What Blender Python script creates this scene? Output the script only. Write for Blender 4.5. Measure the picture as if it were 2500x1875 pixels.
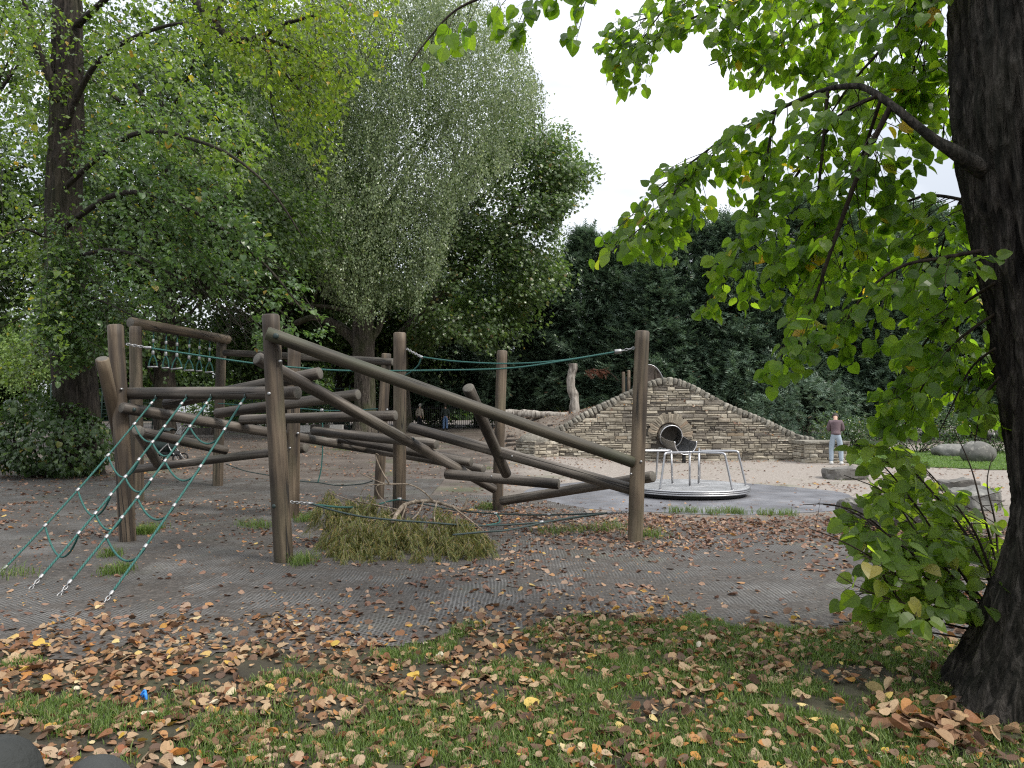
import bpy, bmesh, math, random
import numpy as np
from mathutils import Vector, Matrix

random.seed(11)
RN = random.Random(5)
rng = np.random.default_rng(5)
SC = bpy.context.scene
COL = SC.collection
for o in list(bpy.data.objects):
    bpy.data.objects.remove(o)

# ------------------------------------------------------------------ camera
CAMZ = 1.65
FPX = 1733.0                       # focal length in pixels of the 2500 px wide photograph
PITCH = math.atan(67.5 / FPX)
cam_d = bpy.data.cameras.new('camera')
cam_d.sensor_fit = 'HORIZONTAL'
cam_d.sensor_width = 36.0
cam_d.lens = 36.0 * FPX / 2500.0
cam_d.clip_start = 0.05
cam_d.clip_end = 2000.0
cam = bpy.data.objects.new('camera', cam_d)
COL.objects.link(cam)
cam.location = (0, 0, CAMZ)
cam.rotation_euler = (math.pi / 2 + PITCH, 0, 0)
SC.camera = cam

# ------------------------------------------------------------------ sky and sun
SUN_EL, SUN_AZ = math.radians(50), math.radians(118)    # azimuth measured from +Y towards +X
W = bpy.data.worlds.new('World')
SC.world = W
W.use_nodes = True
wt = W.node_tree
wt.nodes.clear()
w_out = wt.nodes.new('ShaderNodeOutputWorld')
w_bg = wt.nodes.new('ShaderNodeBackground')
w_sky = wt.nodes.new('ShaderNodeTexSky')
w_sky.sky_type = 'NISHITA'
w_sky.sun_disc = False
w_sky.sun_elevation = SUN_EL
w_sky.sun_rotation = SUN_AZ
w_sky.air_density = 1.0
w_sky.dust_density = 4.0
w_sky.ozone_density = 1.0
w_geo = wt.nodes.new('ShaderNodeTexCoord')
w_map = wt.nodes.new('ShaderNodeMapping')
w_map.inputs['Scale'].default_value = (1.0, 1.0, 2.2)
w_noise = wt.nodes.new('ShaderNodeTexNoise')
w_noise.inputs['Scale'].default_value = 2.2
w_noise.inputs['Detail'].default_value = 5
w_noise.inputs['Roughness'].default_value = 0.55
w_ramp = wt.nodes.new('ShaderNodeValToRGB')            # the cloud deck: pale grey to white
w_ramp.color_ramp.elements[0].position = 0.42
w_ramp.color_ramp.elements[0].color = (5.9, 6.25, 6.8, 1)
w_ramp.color_ramp.elements[1].position = 0.74
w_ramp.color_ramp.elements[1].color = (13.4, 13.6, 13.9, 1)
w_mix = wt.nodes.new('ShaderNodeMix')
w_mix.data_type = 'RGBA'
w_mix.inputs[0].default_value = 0.88                   # share of the sky that is cloud
wt.links.new(w_geo.outputs['Generated'], w_map.inputs['Vector'])
wt.links.new(w_map.outputs['Vector'], w_noise.inputs['Vector'])
wt.links.new(w_noise.outputs['Fac'], w_ramp.inputs['Fac'])
wt.links.new(w_sky.outputs['Color'], w_mix.inputs[6])
# an overcast sky is three times as bright overhead as at the horizon
w_sep = wt.nodes.new('ShaderNodeSeparateXYZ')
w_max = wt.nodes.new('ShaderNodeMath')
w_max.operation = 'MAXIMUM'
w_max.inputs[1].default_value = 0.0
w_lin = wt.nodes.new('ShaderNodeMath')
w_lin.operation = 'MULTIPLY_ADD'
w_lin.inputs[1].default_value = 2 / 3
w_lin.inputs[2].default_value = 1 / 3
w_grad = wt.nodes.new('ShaderNodeVectorMath')
w_grad.operation = 'SCALE'
wt.links.new(w_geo.outputs['Generated'], w_sep.inputs[0])
wt.links.new(w_sep.outputs[2], w_max.inputs[0])
wt.links.new(w_max.outputs[0], w_lin.inputs[0])
wt.links.new(w_ramp.outputs['Color'], w_grad.inputs[0])
wt.links.new(w_lin.outputs[0], w_grad.inputs['Scale'])
wt.links.new(w_grad.outputs[0], w_mix.inputs[7])
wt.links.new(w_mix.outputs[2], w_bg.inputs['Color'])
w_bg.inputs['Strength'].default_value = 0.10
wt.links.new(w_bg.outputs['Background'], w_out.inputs['Surface'])

sun_d = bpy.data.lights.new('sun', 'SUN')
sun_d.energy = 1.5
sun_d.angle = math.radians(16)
sun_d.color = (1.0, 0.95, 0.87)
sun = bpy.data.objects.new('sun', sun_d)
COL.objects.link(sun)
sv = Vector((math.sin(SUN_AZ) * math.cos(SUN_EL), math.cos(SUN_AZ) * math.cos(SUN_EL), math.sin(SUN_EL)))
sun.rotation_euler = (-sv).to_track_quat('-Z', 'Y').to_euler()
sun.location = sv * 60

SC.view_settings.view_transform = 'Standard'
SC.view_settings.look = 'None'
SC.view_settings.gamma = 1.0
SC.view_settings.use_curve_mapping = False
SC.view_settings.exposure = 1.42
SC.render.engine = 'CYCLES'
SC.cycles.max_bounces = 6
SC.cycles.diffuse_bounces = 3
SC.cycles.transmission_bounces = 4
SC.cycles.transparent_max_bounces = 4
SC.cycles.use_denoising = False
SC.cycles.filter_width = 1.2
SC.cycles.sample_clamp_indirect = 4.0

# ------------------------------------------------------------------ measuring: photograph pixel at a given distance -> world point
CP, SP = math.cos(PITCH), math.sin(PITCH)


def at(sx, sy, d):
    a, b = (sx - 1250.0) / FPX, (937.5 - sy) / FPX
    y = CP - b * SP
    z = SP + b * CP
    k = d / y
    return Vector((a * k, d, CAMZ + z * k))


def proj(P):
    P = np.asarray(P, float).reshape(-1, 3)
    x, y, z = P[:, 0], P[:, 1], P[:, 2] - CAMZ
    dep = np.maximum(y * CP + z * SP, 1e-3)
    up = -y * SP + z * CP
    return 1250.0 + FPX * x / dep, 937.5 - FPX * up / dep, dep


def in_poly(poly, X, Y):
    poly = np.asarray(poly, float)
    inside = np.zeros(len(X), bool)
    x1, y1 = poly[-1]
    for x2, y2 in poly:
        c = ((y1 > Y) != (y2 > Y))
        xi = (x2 - x1) * (Y - y1) / ((y2 - y1) if y2 != y1 else 1e-9) + x1
        inside ^= c & (X < xi)
        x1, y1 = x2, y2
    return inside


def in_shape(P, polys, amp=26.0, freq=.9):
    """which points lie in an outline; its edge is ragged, because crowns have no smooth outline"""
    sx, sy, _ = proj(P)
    P = np.asarray(P, float)
    ox = amp * (vnoise(P, freq, 201) + .7 * vnoise(P, freq * 3.1, 202))
    oy = amp * (vnoise(P, freq, 203) + .7 * vnoise(P, freq * 3.1, 204))
    k = np.zeros(len(P), bool)
    for pl in polys:
        k |= in_poly(pl, sx + ox, sy + oy)
    return k


def D(pts):                            # the first overview of the photograph was 2212 px wide
    return [(x * 2500 / 2212, y * 2500 / 2212) for x, y in pts]


# ------------------------------------------------------------------ noise
def _h(ix, iy, iz, s):
    n = (ix * 374761393 + iy * 668265263 + iz * 2147483647 + s * 1274126177) & 0xFFFFFFFF
    n = ((n ^ (n >> 13)) * 1274126177) & 0xFFFFFFFF
    return ((n ^ (n >> 16)) & 0xFFFF) / 65535.0


def vnoise(P, scale=1.0, seed=0):
    P = np.asarray(P, float).reshape(-1, 3) * scale
    i = np.floor(P).astype(np.int64)
    f = P - i
    f = f * f * (3 - 2 * f)
    r = 0
    for dx in (0, 1):
        for dy in (0, 1):
            for dz in (0, 1):
                w = (f[:, 0] if dx else 1 - f[:, 0]) * (f[:, 1] if dy else 1 - f[:, 1]) * (f[:, 2] if dz else 1 - f[:, 2])
                r = r + w * _h(i[:, 0] + dx, i[:, 1] + dy, i[:, 2] + dz, seed)
    return r * 2 - 1


def fbm(P, scale=1.0, seed=0, octs=4):
    r, a, s = 0, 1.0, scale
    for k in range(octs):
        r = r + a * vnoise(P, s, seed + k * 17)
        a *= 0.5
        s *= 2.07
    return r


def sstep(x, a, b):
    t = np.clip((np.asarray(x, float) - a) / (b - a), 0, 1)
    return t * t * (3 - 2 * t)


# ------------------------------------------------------------------ meshes
def mesh_np(name, V, faces, uv=None, smooth=True, mats=(), mi=None):
    V = np.asarray(V, np.float32).reshape(-1, 3)
    faces = [np.asarray(f, np.int32) for f in faces if len(f)]
    loops = np.concatenate([f.ravel() for f in faces])
    tot = np.concatenate([np.full(len(f), f.shape[1], np.int32) for f in faces])
    start = np.concatenate([[0], np.cumsum(tot)[:-1]]).astype(np.int32)
    me = bpy.data.meshes.new(name)
    me.vertices.add(len(V))
    me.vertices.foreach_set('co', V.ravel())
    me.loops.add(len(loops))
    me.loops.foreach_set('vertex_index', loops)
    me.polygons.add(len(tot))
    me.polygons.foreach_set('loop_start', start)
    me.polygons.foreach_set('use_smooth', np.full(len(tot), smooth, bool))
    if mi is not None:
        me.polygons.foreach_set('material_index', np.asarray(mi, np.int32))
    if uv is not None:
        ul = me.uv_layers.new(name='UVMap')
        ul.data.foreach_set('uv', np.asarray(uv, np.float32)[loops].ravel())
    for m in mats:
        me.materials.append(m)
    me.update(calc_edges=True)
    return me


def put(name, me, parent=None, loc=None, mat=None, matrix=None):
    o = bpy.data.objects.new(name, me)
    COL.objects.link(o)
    if mat is not None:
        me.materials.append(mat)
    if matrix is not None:
        o.matrix_world = matrix
    elif loc is not None:
        o.location = loc
    if parent is not None:
        o.parent = parent
        o.matrix_parent_inverse = WORLD[parent.name].inverted() if parent.name in WORLD else Matrix.Identity(4)
    WORLD[o.name] = matrix if matrix is not None else Matrix.Translation(Vector(loc) if loc is not None else Vector())
    return o


WORLD = {}


def tag(o, label=None, cat=None, group=None, kind=None):
    if label:
        o['label'] = label
    if cat:
        o['category'] = cat
    if group:
        o['group'] = group
    if kind:
        o['kind'] = kind
    return o


def thing(name, label, cat, loc=(0, 0, 0), group=None):
    o = bpy.data.objects.new(name, None)
    COL.objects.link(o)
    o.location = loc
    o.empty_display_size = 0.2
    WORLD[o.name] = Matrix.Translation(Vector(loc))
    return tag(o, label, cat, group)


class Buf:
    def __init__(s):
        s.V, s.T, s.Q, s.U, s.n = [], [], [], [], 0

    def add(s, V, T=None, Q=None, U=None):
        V = np.asarray(V, float).reshape(-1, 3)
        if T is not None and len(T):
            s.T.append(np.asarray(T, np.int64) + s.n)
        if Q is not None and len(Q):
            s.Q.append(np.asarray(Q, np.int64) + s.n)
        s.U.append(np.zeros((len(V), 2)) if U is None else np.asarray(U, float))
        s.V.append(V)
        s.n += len(V)
        return s

    def mesh(s, name, smooth=True, mats=()):
        f = []
        if s.T:
            f.append(np.concatenate(s.T))
        if s.Q:
            f.append(np.concatenate(s.Q))
        return mesh_np(name, np.concatenate(s.V), f, np.concatenate(s.U), smooth, mats)

    def build(s, name, mat, parent=None, smooth=True, kind=None):
        o = put(name, s.mesh(name, smooth), parent, None, mat)
        if kind:
            o['kind'] = kind
        return o


def frames(P):
    P = np.asarray(P, float)
    T = np.gradient(P, axis=0)
    T /= np.maximum(np.linalg.norm(T, axis=1, keepdims=True), 1e-9)
    a = np.array([0, 0, 1.0]) if abs(T[0][2]) < 0.9 else np.array([1.0, 0, 0])
    n = np.cross(T[0], a)
    n /= np.linalg.norm(n)
    N = [n]
    for i in range(1, len(P)):
        n = N[-1] - T[i] * np.dot(N[-1], T[i])
        n /= max(np.linalg.norm(n), 1e-9)
        N.append(n)
    N = np.array(N)
    return T, N, np.cross(T, N)


def tube(buf, P, r, sides=6, cap=True, wob=0.0, seed=0):
    P = np.array([tuple(p) for p in P], float)
    n = len(P)
    r = np.full(n, r) if np.isscalar(r) else np.interp(np.linspace(0, 1, n), np.linspace(0, 1, len(r)), r)
    T, N, B = frames(P)
    a = np.linspace(0, 2 * np.pi, sides, endpoint=False)
    V = P[:, None, :] + r[:, None, None] * (np.cos(a)[None, :, None] * N[:, None, :] + np.sin(a)[None, :, None] * B[:, None, :])
    if wob:
        fl = V.reshape(-1, 3)
        k = vnoise(fl, 6.0 / max(r.max(), 0.05) * 0.25, seed)
        V = V + (V - P[:, None, :]) * (k.reshape(n, sides, 1) * wob)
    L = np.concatenate([[0], np.cumsum(np.linalg.norm(np.diff(P, axis=0), axis=1))])
    U = np.stack(np.broadcast_arrays((a / (2 * np.pi))[None, :], L[:, None]), -1).reshape(-1, 2)
    i, j = np.meshgrid(np.arange(n - 1), np.arange(sides), indexing='ij')
    k = (j + 1) % sides
    Q = np.stack([i * sides + j, i * sides + k, (i + 1) * sides + k, (i + 1) * sides + j], -1).reshape(-1, 4)
    V = V.reshape(-1, 3)
    Tt = None
    if cap:
        V = np.concatenate([V, P[:1], P[-1:]])
        U = np.concatenate([U, U[:1], U[-1:]])
        c0, c1 = len(V) - 2, len(V) - 1
        jj = np.arange(sides)
        kk = (jj + 1) % sides
        Tt = np.concatenate([np.stack([np.full(sides, c0), kk, jj], -1),
                             np.stack([np.full(sides, c1), (n - 1) * sides + jj, (n - 1) * sides + kk], -1)])
    buf.add(V, Tt, Q, U)


def smooth_path(pts, n=24, closed=False):
    P = np.array([tuple(p) for p in pts], float)
    m = len(P)
    if m == 2:
        return P[0] + (P[1] - P[0]) * np.linspace(0, 1, n)[:, None]
    out = []
    for t in np.linspace(0, m - 1, n):
        i = min(int(t), m - 2)
        f = t - i
        p0, p1, p2, p3 = P[max(i - 1, 0)], P[i], P[i + 1], P[min(i + 2, m - 1)]
        out.append(0.5 * (2 * p1 + (p2 - p0) * f + (2 * p0 - 5 * p1 + 4 * p2 - p3) * f * f + (3 * p1 - p0 - 3 * p2 + p3) * f ** 3))
    return np.array(out)


def box_np(buf, c, size, rot=0.0, jit=0.0):
    sx, sy, sz = (s / 2 for s in size)
    V = np.array([[x, y, z] for x in (-sx, sx) for y in (-sy, sy) for z in (-sz, sz)])
    if jit:
        V += rng.uniform(-jit, jit, V.shape)
    if rot:
        co, si = math.cos(rot), math.sin(rot)
        V = np.stack([V[:, 0] * co - V[:, 1] * si, V[:, 0] * si + V[:, 1] * co, V[:, 2]], 1)
    Q = [[0, 1, 3, 2], [4, 6, 7, 5], [0, 4, 5, 1], [2, 3, 7, 6], [0, 2, 6, 4], [1, 5, 7, 3]]
    buf.add(V + np.array(tuple(c)), None, Q)


def instances(tmpl, P, M, S, var=None):
    """many small shapes as one set of arrays: tmpl = list of (V, T, U)"""
    P, S = np.asarray(P, float), np.asarray(S, float)
    var = rng.integers(0, len(tmpl), len(P)) if var is None else var
    b = Buf()
    for k, (tv, tt, tu) in enumerate(tmpl):
        s = np.where(var == k)[0]
        if not len(s):
            continue
        V = np.einsum('nij,vj->nvi', M[s], tv) * S[s][:, None, None] + P[s][:, None, :]
        T = (np.asarray(tt)[None] + (np.arange(len(s)) * len(tv))[:, None, None]).reshape(-1, 3)
        b.add(V.reshape(-1, 3), T, None, np.tile(tu, (len(s), 1)))
    return b


def unit(v):
    v = np.asarray(v, float)
    return v / np.maximum(np.linalg.norm(v, axis=-1, keepdims=True), 1e-9)


def leaf_frames(tip, nrm):
    y = unit(tip)
    z = unit(nrm - y * np.sum(nrm * y, -1, keepdims=True))
    x = np.cross(y, z)
    return np.stack([x, y, z], -1)


def rand_frames(n, tilt=1.0):
    """leaf frames: random heading, normal tilted away from up"""
    a = rng.uniform(0, 2 * np.pi, n)
    nr = unit(np.stack([rng.normal(0, tilt, n), rng.normal(0, tilt, n), np.ones(n)], -1))
    t = np.stack([np.cos(a), np.sin(a), rng.normal(-0.2, 0.3, n)], -1)
    return leaf_frames(t, nr)


# ------------------------------------------------------------------ leaf shapes
def broad_leaf(cup=0.16, droop=0.18, serr=0.0, wide=1.0, curl=0.0):
    mid = [(0, 0.0), (0, 0.34), (0, 0.68), (0, 1.05)]
    side = [(0.22, -0.08), (0.45, 0.09), (0.52, 0.37), (0.44, 0.65), (0.22, 0.88)]
    V, U = [], []
    for x, y in mid:
        V.append((x, y, 0))
    for sg in (1, -1):
        for x, y in side:
            V.append((x * sg * wide, y + RN.uniform(-serr, serr), 0))
    V = np.array(V, float)
    U = V[:, :2] + np.array([0.5, 0.0])
    ax = np.abs(V[:, 0])
    V[:, 2] = ax * cup * 2 - droop * np.clip(V[:, 1], 0, 2) ** 2 + curl * np.sin(V[:, 1] * 5.0 + V[:, 0] * 4) * (0.3 + ax)
    T = []
    for b in (4, 9):
        t = [(0, b, b + 1), (0, b + 1, 1), (1, b + 1, b + 2), (1, b + 2, 2), (2, b + 2, b + 3), (2, b + 3, b + 4), (2, b + 4, 3)]
        T += t if b == 4 else [(p, r_, q) for p, q, r_ in t]
    return V, np.array(T), U


def kite_leaf(w=0.36, fold=0.1, droop=0.12):
    V = np.array([(0, 0, 0), (w, 0.42, fold), (0, 1, -droop), (-w, 0.42, fold), (0, 0.45, 0)], float)
    T = np.array([(0, 1, 4), (1, 2, 4), (2, 3, 4), (3, 0, 4)])
    return V, T, V[:, :2] + np.array([0.5, 0])


def flake_leaf(w=0.36):
    V = np.array([(0, 0, 0), (w, 0.42, 0.06), (0, 1, -0.1), (-w, 0.42, 0.06)], float)
    T = np.array([(0, 1, 2), (0, 2, 3)])
    return V, T, V[:, :2] + np.array([0.5, 0])


def maple_leaf():
    V = np.array([(0, 0, 0), (0.5, 0.18, -.08), (0.26, 0.45, 0), (0.46, 0.78, -.1), (0.15, 0.68, 0), (0, 1.05, -.12),
                  (-0.15, 0.68, 0), (-0.46, 0.78, -.1), (-0.26, 0.45, 0), (-0.5, 0.18, -.08)], float)
    T = np.array([(0, 1, 2), (2, 3, 4), (0, 2, 4), (0, 4, 6), (4, 5, 6), (0, 6, 8), (6, 7, 8), (0, 8, 9)])
    return V, T, V[:, :2] + np.array([0.5, 0])


def frond(nb=5, w=0.2, droop=0.35):
    V, T = [(0, 0, 0), (0.03, 0.1, 0), (0, 1.0, -droop), (-0.03, 0.1, 0)], [(0, 1, 2), (0, 2, 3)]
    for k in range(nb):
        y = 0.12 + 0.75 * k / nb
        l = w * (1.15 - 0.7 * k / nb)
        for sg in (1, -1):
            b = len(V)
            zz = -droop * y * y
            V += [(0, y, zz), (0, y + 0.10, -droop * (y + .1) ** 2), (sg * l, y + 0.17, zz - 0.25 * l)]
            T += [(b, b + 1, b + 2) if sg < 0 else (b, b + 2, b + 1)]
    V = np.array(V, float)
    return V, np.array(T), V[:, :2] + np.array([0.5, 0])

# ------------------------------------------------------------------ materials
class NT:
    def __init__(s, name):
        s.m = bpy.data.materials.new(name)
        s.m.use_nodes = True
        s.t = s.m.node_tree
        s.t.nodes.clear()
        s.out = s.t.nodes.new('ShaderNodeOutputMaterial')

    def n(s, typ, **kw):
        nd = s.t.nodes.new('ShaderNode' + typ)
        for k, v in kw.items():
            setattr(nd, k, v)
        return nd

    def set(s, sock, v):
        if isinstance(v, bpy.types.NodeSocket):
            s.t.links.new(v, sock)
        elif isinstance(v, (tuple, list)) and len(v) == 3 and sock.type == 'RGBA':
            sock.default_value = (*v, 1)
        else:
            sock.default_value = v

    def coord(s, which='Object'):
        return s.n('TexCoord').outputs[which]

    def pos(s):
        return s.n('NewGeometry').outputs['Position']

    def mapping(s, vec, scale=(1, 1, 1), loc=(0, 0, 0), rot=(0, 0, 0)):
        m = s.n('Mapping')
        s.set(m.inputs['Vector'], vec)
        m.inputs['Scale'].default_value = scale
        s.set(m.inputs['Location'], loc)
        m.inputs['Rotation'].default_value = rot
        return m.outputs[0]

    def noise(s, vec, scale=5, detail=4, rough=0.55, dist=0.0):
        nd = s.n('TexNoise')
        s.set(nd.inputs['Vector'], vec)
        nd.inputs['Scale'].default_value = scale
        nd.inputs['Detail'].default_value = detail
        nd.inputs['Roughness'].default_value = rough
        nd.inputs['Distortion'].default_value = dist
        return nd.outputs['Fac']

    def voro(s, vec, scale=5, feature='F1', out='Distance'):
        nd = s.n('TexVoronoi', feature=feature)
        s.set(nd.inputs['Vector'], vec)
        nd.inputs['Scale'].default_value = scale
        return nd.outputs[out]

    def math(s, op, a, b=0.0, c=0.0):
        nd = s.n('Math', operation=op)
        s.set(nd.inputs[0], a)
        s.set(nd.inputs[1], b)
        s.set(nd.inputs[2], c)
        return nd.outputs[0]

    def ramp(s, fac, stops, interp='LINEAR'):
        nd = s.n('ValToRGB')
        cr = nd.color_ramp
        cr.interpolation = interp
        while len(cr.elements) < len(stops):
            cr.elements.new(0.5)
        for e, (p, c) in zip(cr.elements, stops):
            e.position = p
            e.color = (*c, 1) if not np.isscalar(c) else (c, c, c, 1)
        s.set(nd.inputs['Fac'], fac)
        return nd.outputs['Color']

    def mix(s, fac, a, b, mode='MIX'):
        nd = s.n('Mix', data_type='RGBA', blend_type=mode)
        s.set(nd.inputs[0], fac)
        s.set(nd.inputs[6], a)
        s.set(nd.inputs[7], b)
        return nd.outputs[2]

    def bump(s, h, strength=0.5, dist=0.02, normal=None):
        nd = s.n('Bump')
        nd.inputs['Strength'].default_value = strength
        nd.inputs['Distance'].default_value = dist
        s.set(nd.inputs['Height'], h)
        if normal is not None:
            s.set(nd.inputs['Normal'], normal)
        return nd.outputs[0]

    def bsdf(s, col, rough=0.7, metal=0.0, normal=None, spec=0.4, **kw):
        nd = s.n('BsdfPrincipled')
        s.set(nd.inputs['Base Color'], col)
        s.set(nd.inputs['Roughness'], rough)
        s.set(nd.inputs['Metallic'], metal)
        s.set(nd.inputs['Specular IOR Level'], spec)
        if normal is not None:
            s.set(nd.inputs['Normal'], normal)
        return nd.outputs[0]

    def end(s, shader):
        s.t.links.new(shader, s.out.inputs['Surface'])
        return s.m

    def rnd(s):
        """one random number for every separate piece, in joined meshes and single objects alike"""
        a = s.n('NewGeometry').outputs['Random Per Island']
        b = s.n('ObjectInfo').outputs['Random']
        return s.math('FRACT', s.math('ADD', a, b))


def leaf_mat(name, stops, trans, tmix=0.45, rough=0.45, veins=0.0, spec=0.35):
    k = NT(name)
    r = k.rnd()
    col = k.ramp(r, stops)
    tcol = k.mix(1.0, col, trans, 'MULTIPLY')
    normal = None
    if veins:
        uv = k.n('SeparateXYZ')
        k.set(uv.inputs[0], k.coord('UV'))
        ax = k.math('ABSOLUTE', k.math('SUBTRACT', uv.outputs[0], 0.5))
        ph = k.math('SUBTRACT', uv.outputs[1], k.math('MULTIPLY', ax, 0.75))
        v = k.math('POWER', k.math('ABSOLUTE', k.math('SINE', k.math('MULTIPLY', ph, 11.0))), 0.5)
        mr = k.math('SMOOTH_MIN', k.math('MULTIPLY', ax, 30.0), 1.0, 0.2)
        v = k.math('MULTIPLY', v, mr)
        tcol = k.mix(k.math('MULTIPLY', k.math('SUBTRACT', 1.0, v), veins), tcol, (0.01, 0.03, 0.002))
    p = k.bsdf(col, rough, normal=normal, spec=spec)
    t = k.n('BsdfTranslucent')
    k.set(t.inputs['Color'], tcol)
    ms = k.n('MixShader')
    ms.inputs[0].default_value = tmix
    k.t.links.new(p, ms.inputs[1])
    k.t.links.new(t.outputs[0], ms.inputs[2])
    return k.end(ms.outputs[0])


G = lambda r, g, b: (r, g, b)
M = {}
M['lime_near'] = leaf_mat('lime_leaf_material', [(0, G(.048, .088, .018)), (.55, G(.082, .145, .024)), (.975, G(.13, .195, .034)), (.99, G(.26, .22, .04)), (1, G(.30, .19, .05))],
                          (3.7, 3.7, 0.9), 0.64, 0.36, 0.22, 0.4)
M['shoot'] = leaf_mat('shoot_leaf_material', [(0, G(.060, .105, .020)), (.5, G(.105, .170, .030)), (.97, G(.15, .22, .04)), (1, G(.27, .24, .08))],
                      (3.3, 3.1, 1.0), 0.62, 0.42, 0.28)
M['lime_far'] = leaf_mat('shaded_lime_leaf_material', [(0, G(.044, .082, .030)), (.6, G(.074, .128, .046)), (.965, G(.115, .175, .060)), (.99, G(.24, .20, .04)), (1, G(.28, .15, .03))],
                         (2.0, 2.2, 1.0), 0.38, 0.27, 0.0, 0.6)  # darker leaf colour standing for the shaded lower crown
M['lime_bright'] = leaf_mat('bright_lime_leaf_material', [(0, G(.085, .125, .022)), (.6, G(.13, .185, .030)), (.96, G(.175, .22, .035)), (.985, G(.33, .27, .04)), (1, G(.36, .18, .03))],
                            (2.2, 2.4, 1.0), 0.5, 0.4, 0.0)  # yellower, lighter leaf colour standing for sunlit foliage
M['lime_mid'] = leaf_mat('sunny_lime_leaf_material', [(0, G(.060, .100, .026)), (.6, G(.095, .150, .036)), (.955, G(.135, .19, .045)), (.985, G(.28, .23, .04)), (1, G(.30, .16, .03))], (2.3, 2.4, 1.0), 0.45, 0.3, 0.0, 0.55)  # paler leaf colour standing for the lit upper crown
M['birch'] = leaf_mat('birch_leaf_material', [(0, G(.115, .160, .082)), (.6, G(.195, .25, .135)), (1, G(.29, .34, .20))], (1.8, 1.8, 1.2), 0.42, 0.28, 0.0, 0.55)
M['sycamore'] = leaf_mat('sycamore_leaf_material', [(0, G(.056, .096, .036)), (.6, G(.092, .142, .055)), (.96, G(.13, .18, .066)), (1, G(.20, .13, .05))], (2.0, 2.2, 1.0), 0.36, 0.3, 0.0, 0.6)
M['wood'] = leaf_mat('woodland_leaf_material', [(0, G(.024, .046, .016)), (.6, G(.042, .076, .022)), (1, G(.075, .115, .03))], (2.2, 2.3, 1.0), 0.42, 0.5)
M['far_green'] = leaf_mat('pale_distant_leaf_material', [(0, G(.09, .15, .05)), (.6, G(.16, .24, .07)), (1, G(.26, .32, .11))], (1.6, 1.7, 1.0), 0.4, 0.6)
M['conifer'] = leaf_mat('conifer_needle_material', [(0, G(.050, .084, .058)), (.6, G(.088, .138, .092)), (.985, G(.13, .185, .12)), (1, G(.15, .09, .05))], (1.4, 1.5, 1.1), 0.3, 0.45)
M['dead_needle'] = leaf_mat('dead_needle_material', [(0, G(.08, .03, .018)), (1, G(.15, .055, .03))], (1.2, 1.0, .8), 0.2, 0.6)
M['cut_needle'] = leaf_mat('fallen_needle_material', [(0, G(.062, .080, .020)), (.5, G(.115, .135, .036)), (.75, G(.19, .175, .05)), (1, G(.26, .18, .065))], (1.5, 1.5, 1.0), 0.3, 0.5)
M['ivy'] = leaf_mat('ivy_leaf_material', [(0, G(.026, .052, .016)), (.7, G(.048, .088, .026)), (.97, G(.075, .12, .03)), (1, G(.28, .22, .05))], (2.0, 2.1, 1.0), 0.33, 0.28, 0.0, 0.55)
M['grass'] = leaf_mat('grass_material', [(0, G(.060, .095, .022)), (.6, G(.095, .155, .030)), (.9, G(.14, .19, .05)), (1, G(.24, .21, .10))], (1.6, 1.7, 1.0), 0.35, 0.5)
M['lawn_blade'] = leaf_mat('lawn_blade_material', [(0, G(.09, .16, .04)), (1, G(.16, .24, .07))], (1.5, 1.6, 1.0), 0.35, 0.5)


def litter_mat(name, stops):
    k = NT(name)
    col = k.ramp(k.rnd(), stops)
    nz = k.noise(k.coord('UV'), 6, 3)
    col = k.mix(k.math('MULTIPLY', nz, 0.5), col, k.mix(1.0, col, (0.45, 0.36, 0.30), 'MULTIPLY'))
    uv = k.n('SeparateXYZ')
    k.set(uv.inputs[0], k.coord('UV'))
    ax = k.math('ABSOLUTE', k.math('SUBTRACT', uv.outputs[0], 0.5))
    ph = k.math('SUBTRACT', uv.outputs[1], k.math('MULTIPLY', ax, 0.75))
    v = k.math('POWER', k.math('ABSOLUTE', k.math('SINE', k.math('MULTIPLY', ph, 22.0))), 0.4)
    p = k.bsdf(col, 0.6, normal=k.bump(v, 0.3, 0.004), spec=0.3)
    t = k.n('BsdfTranslucent')
    k.set(t.inputs['Color'], col)
    ms = k.n('MixShader')
    ms.inputs[0].default_value = 0.18
    k.t.links.new(p, ms.inputs[1])
    k.t.links.new(t.outputs[0], ms.inputs[2])
    return k.end(ms.outputs[0])


LIT = {
    'tan': litter_mat('tan_leaf_material', [(0, G(.30, .205, .13)), (1, G(.47, .36, .24))]),
    'russet': litter_mat('russet_leaf_material', [(0, G(.19, .065, .032)), (1, G(.28, .11, .05))]),
    'brown': litter_mat('brown_leaf_material', [(0, G(.10, .06, .042)), (1, G(.20, .125, .085))]),
    'orange': litter_mat('orange_leaf_material', [(0, G(.38, .15, .035)), (1, G(.48, .24, .06))]),
    'yellow': litter_mat('yellow_leaf_material', [(0, G(.52, .36, .05)), (1, G(.62, .50, .18))]),
    'pale': litter_mat('pale_leaf_material', [(0, G(.42, .38, .28)), (1, G(.60, .56, .46))]),
}
M['litter'] = litter_mat('leaf_litter_material', [(0, G(.09, .055, .038)), (.22, G(.165, .100, .062)), (.40, G(.23, .105, .045)), (.58, G(.31, .20, .115)), (.84, G(.43, .315, .19)), (.95, G(.40, .17, .04)), (.98, G(.55, .40, .08)), (1, G(.6, .55, .42))])
M['litter_red'] = litter_mat('red_leaf_litter_material', [(0, G(.10, .062, .046)), (.35, G(.18, .095, .064)), (.6, G(.26, .155, .105)), (.9, G(.38, .27, .19)), (.97, G(.40, .19, .05)), (1, G(.55, .42, .15))])


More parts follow.
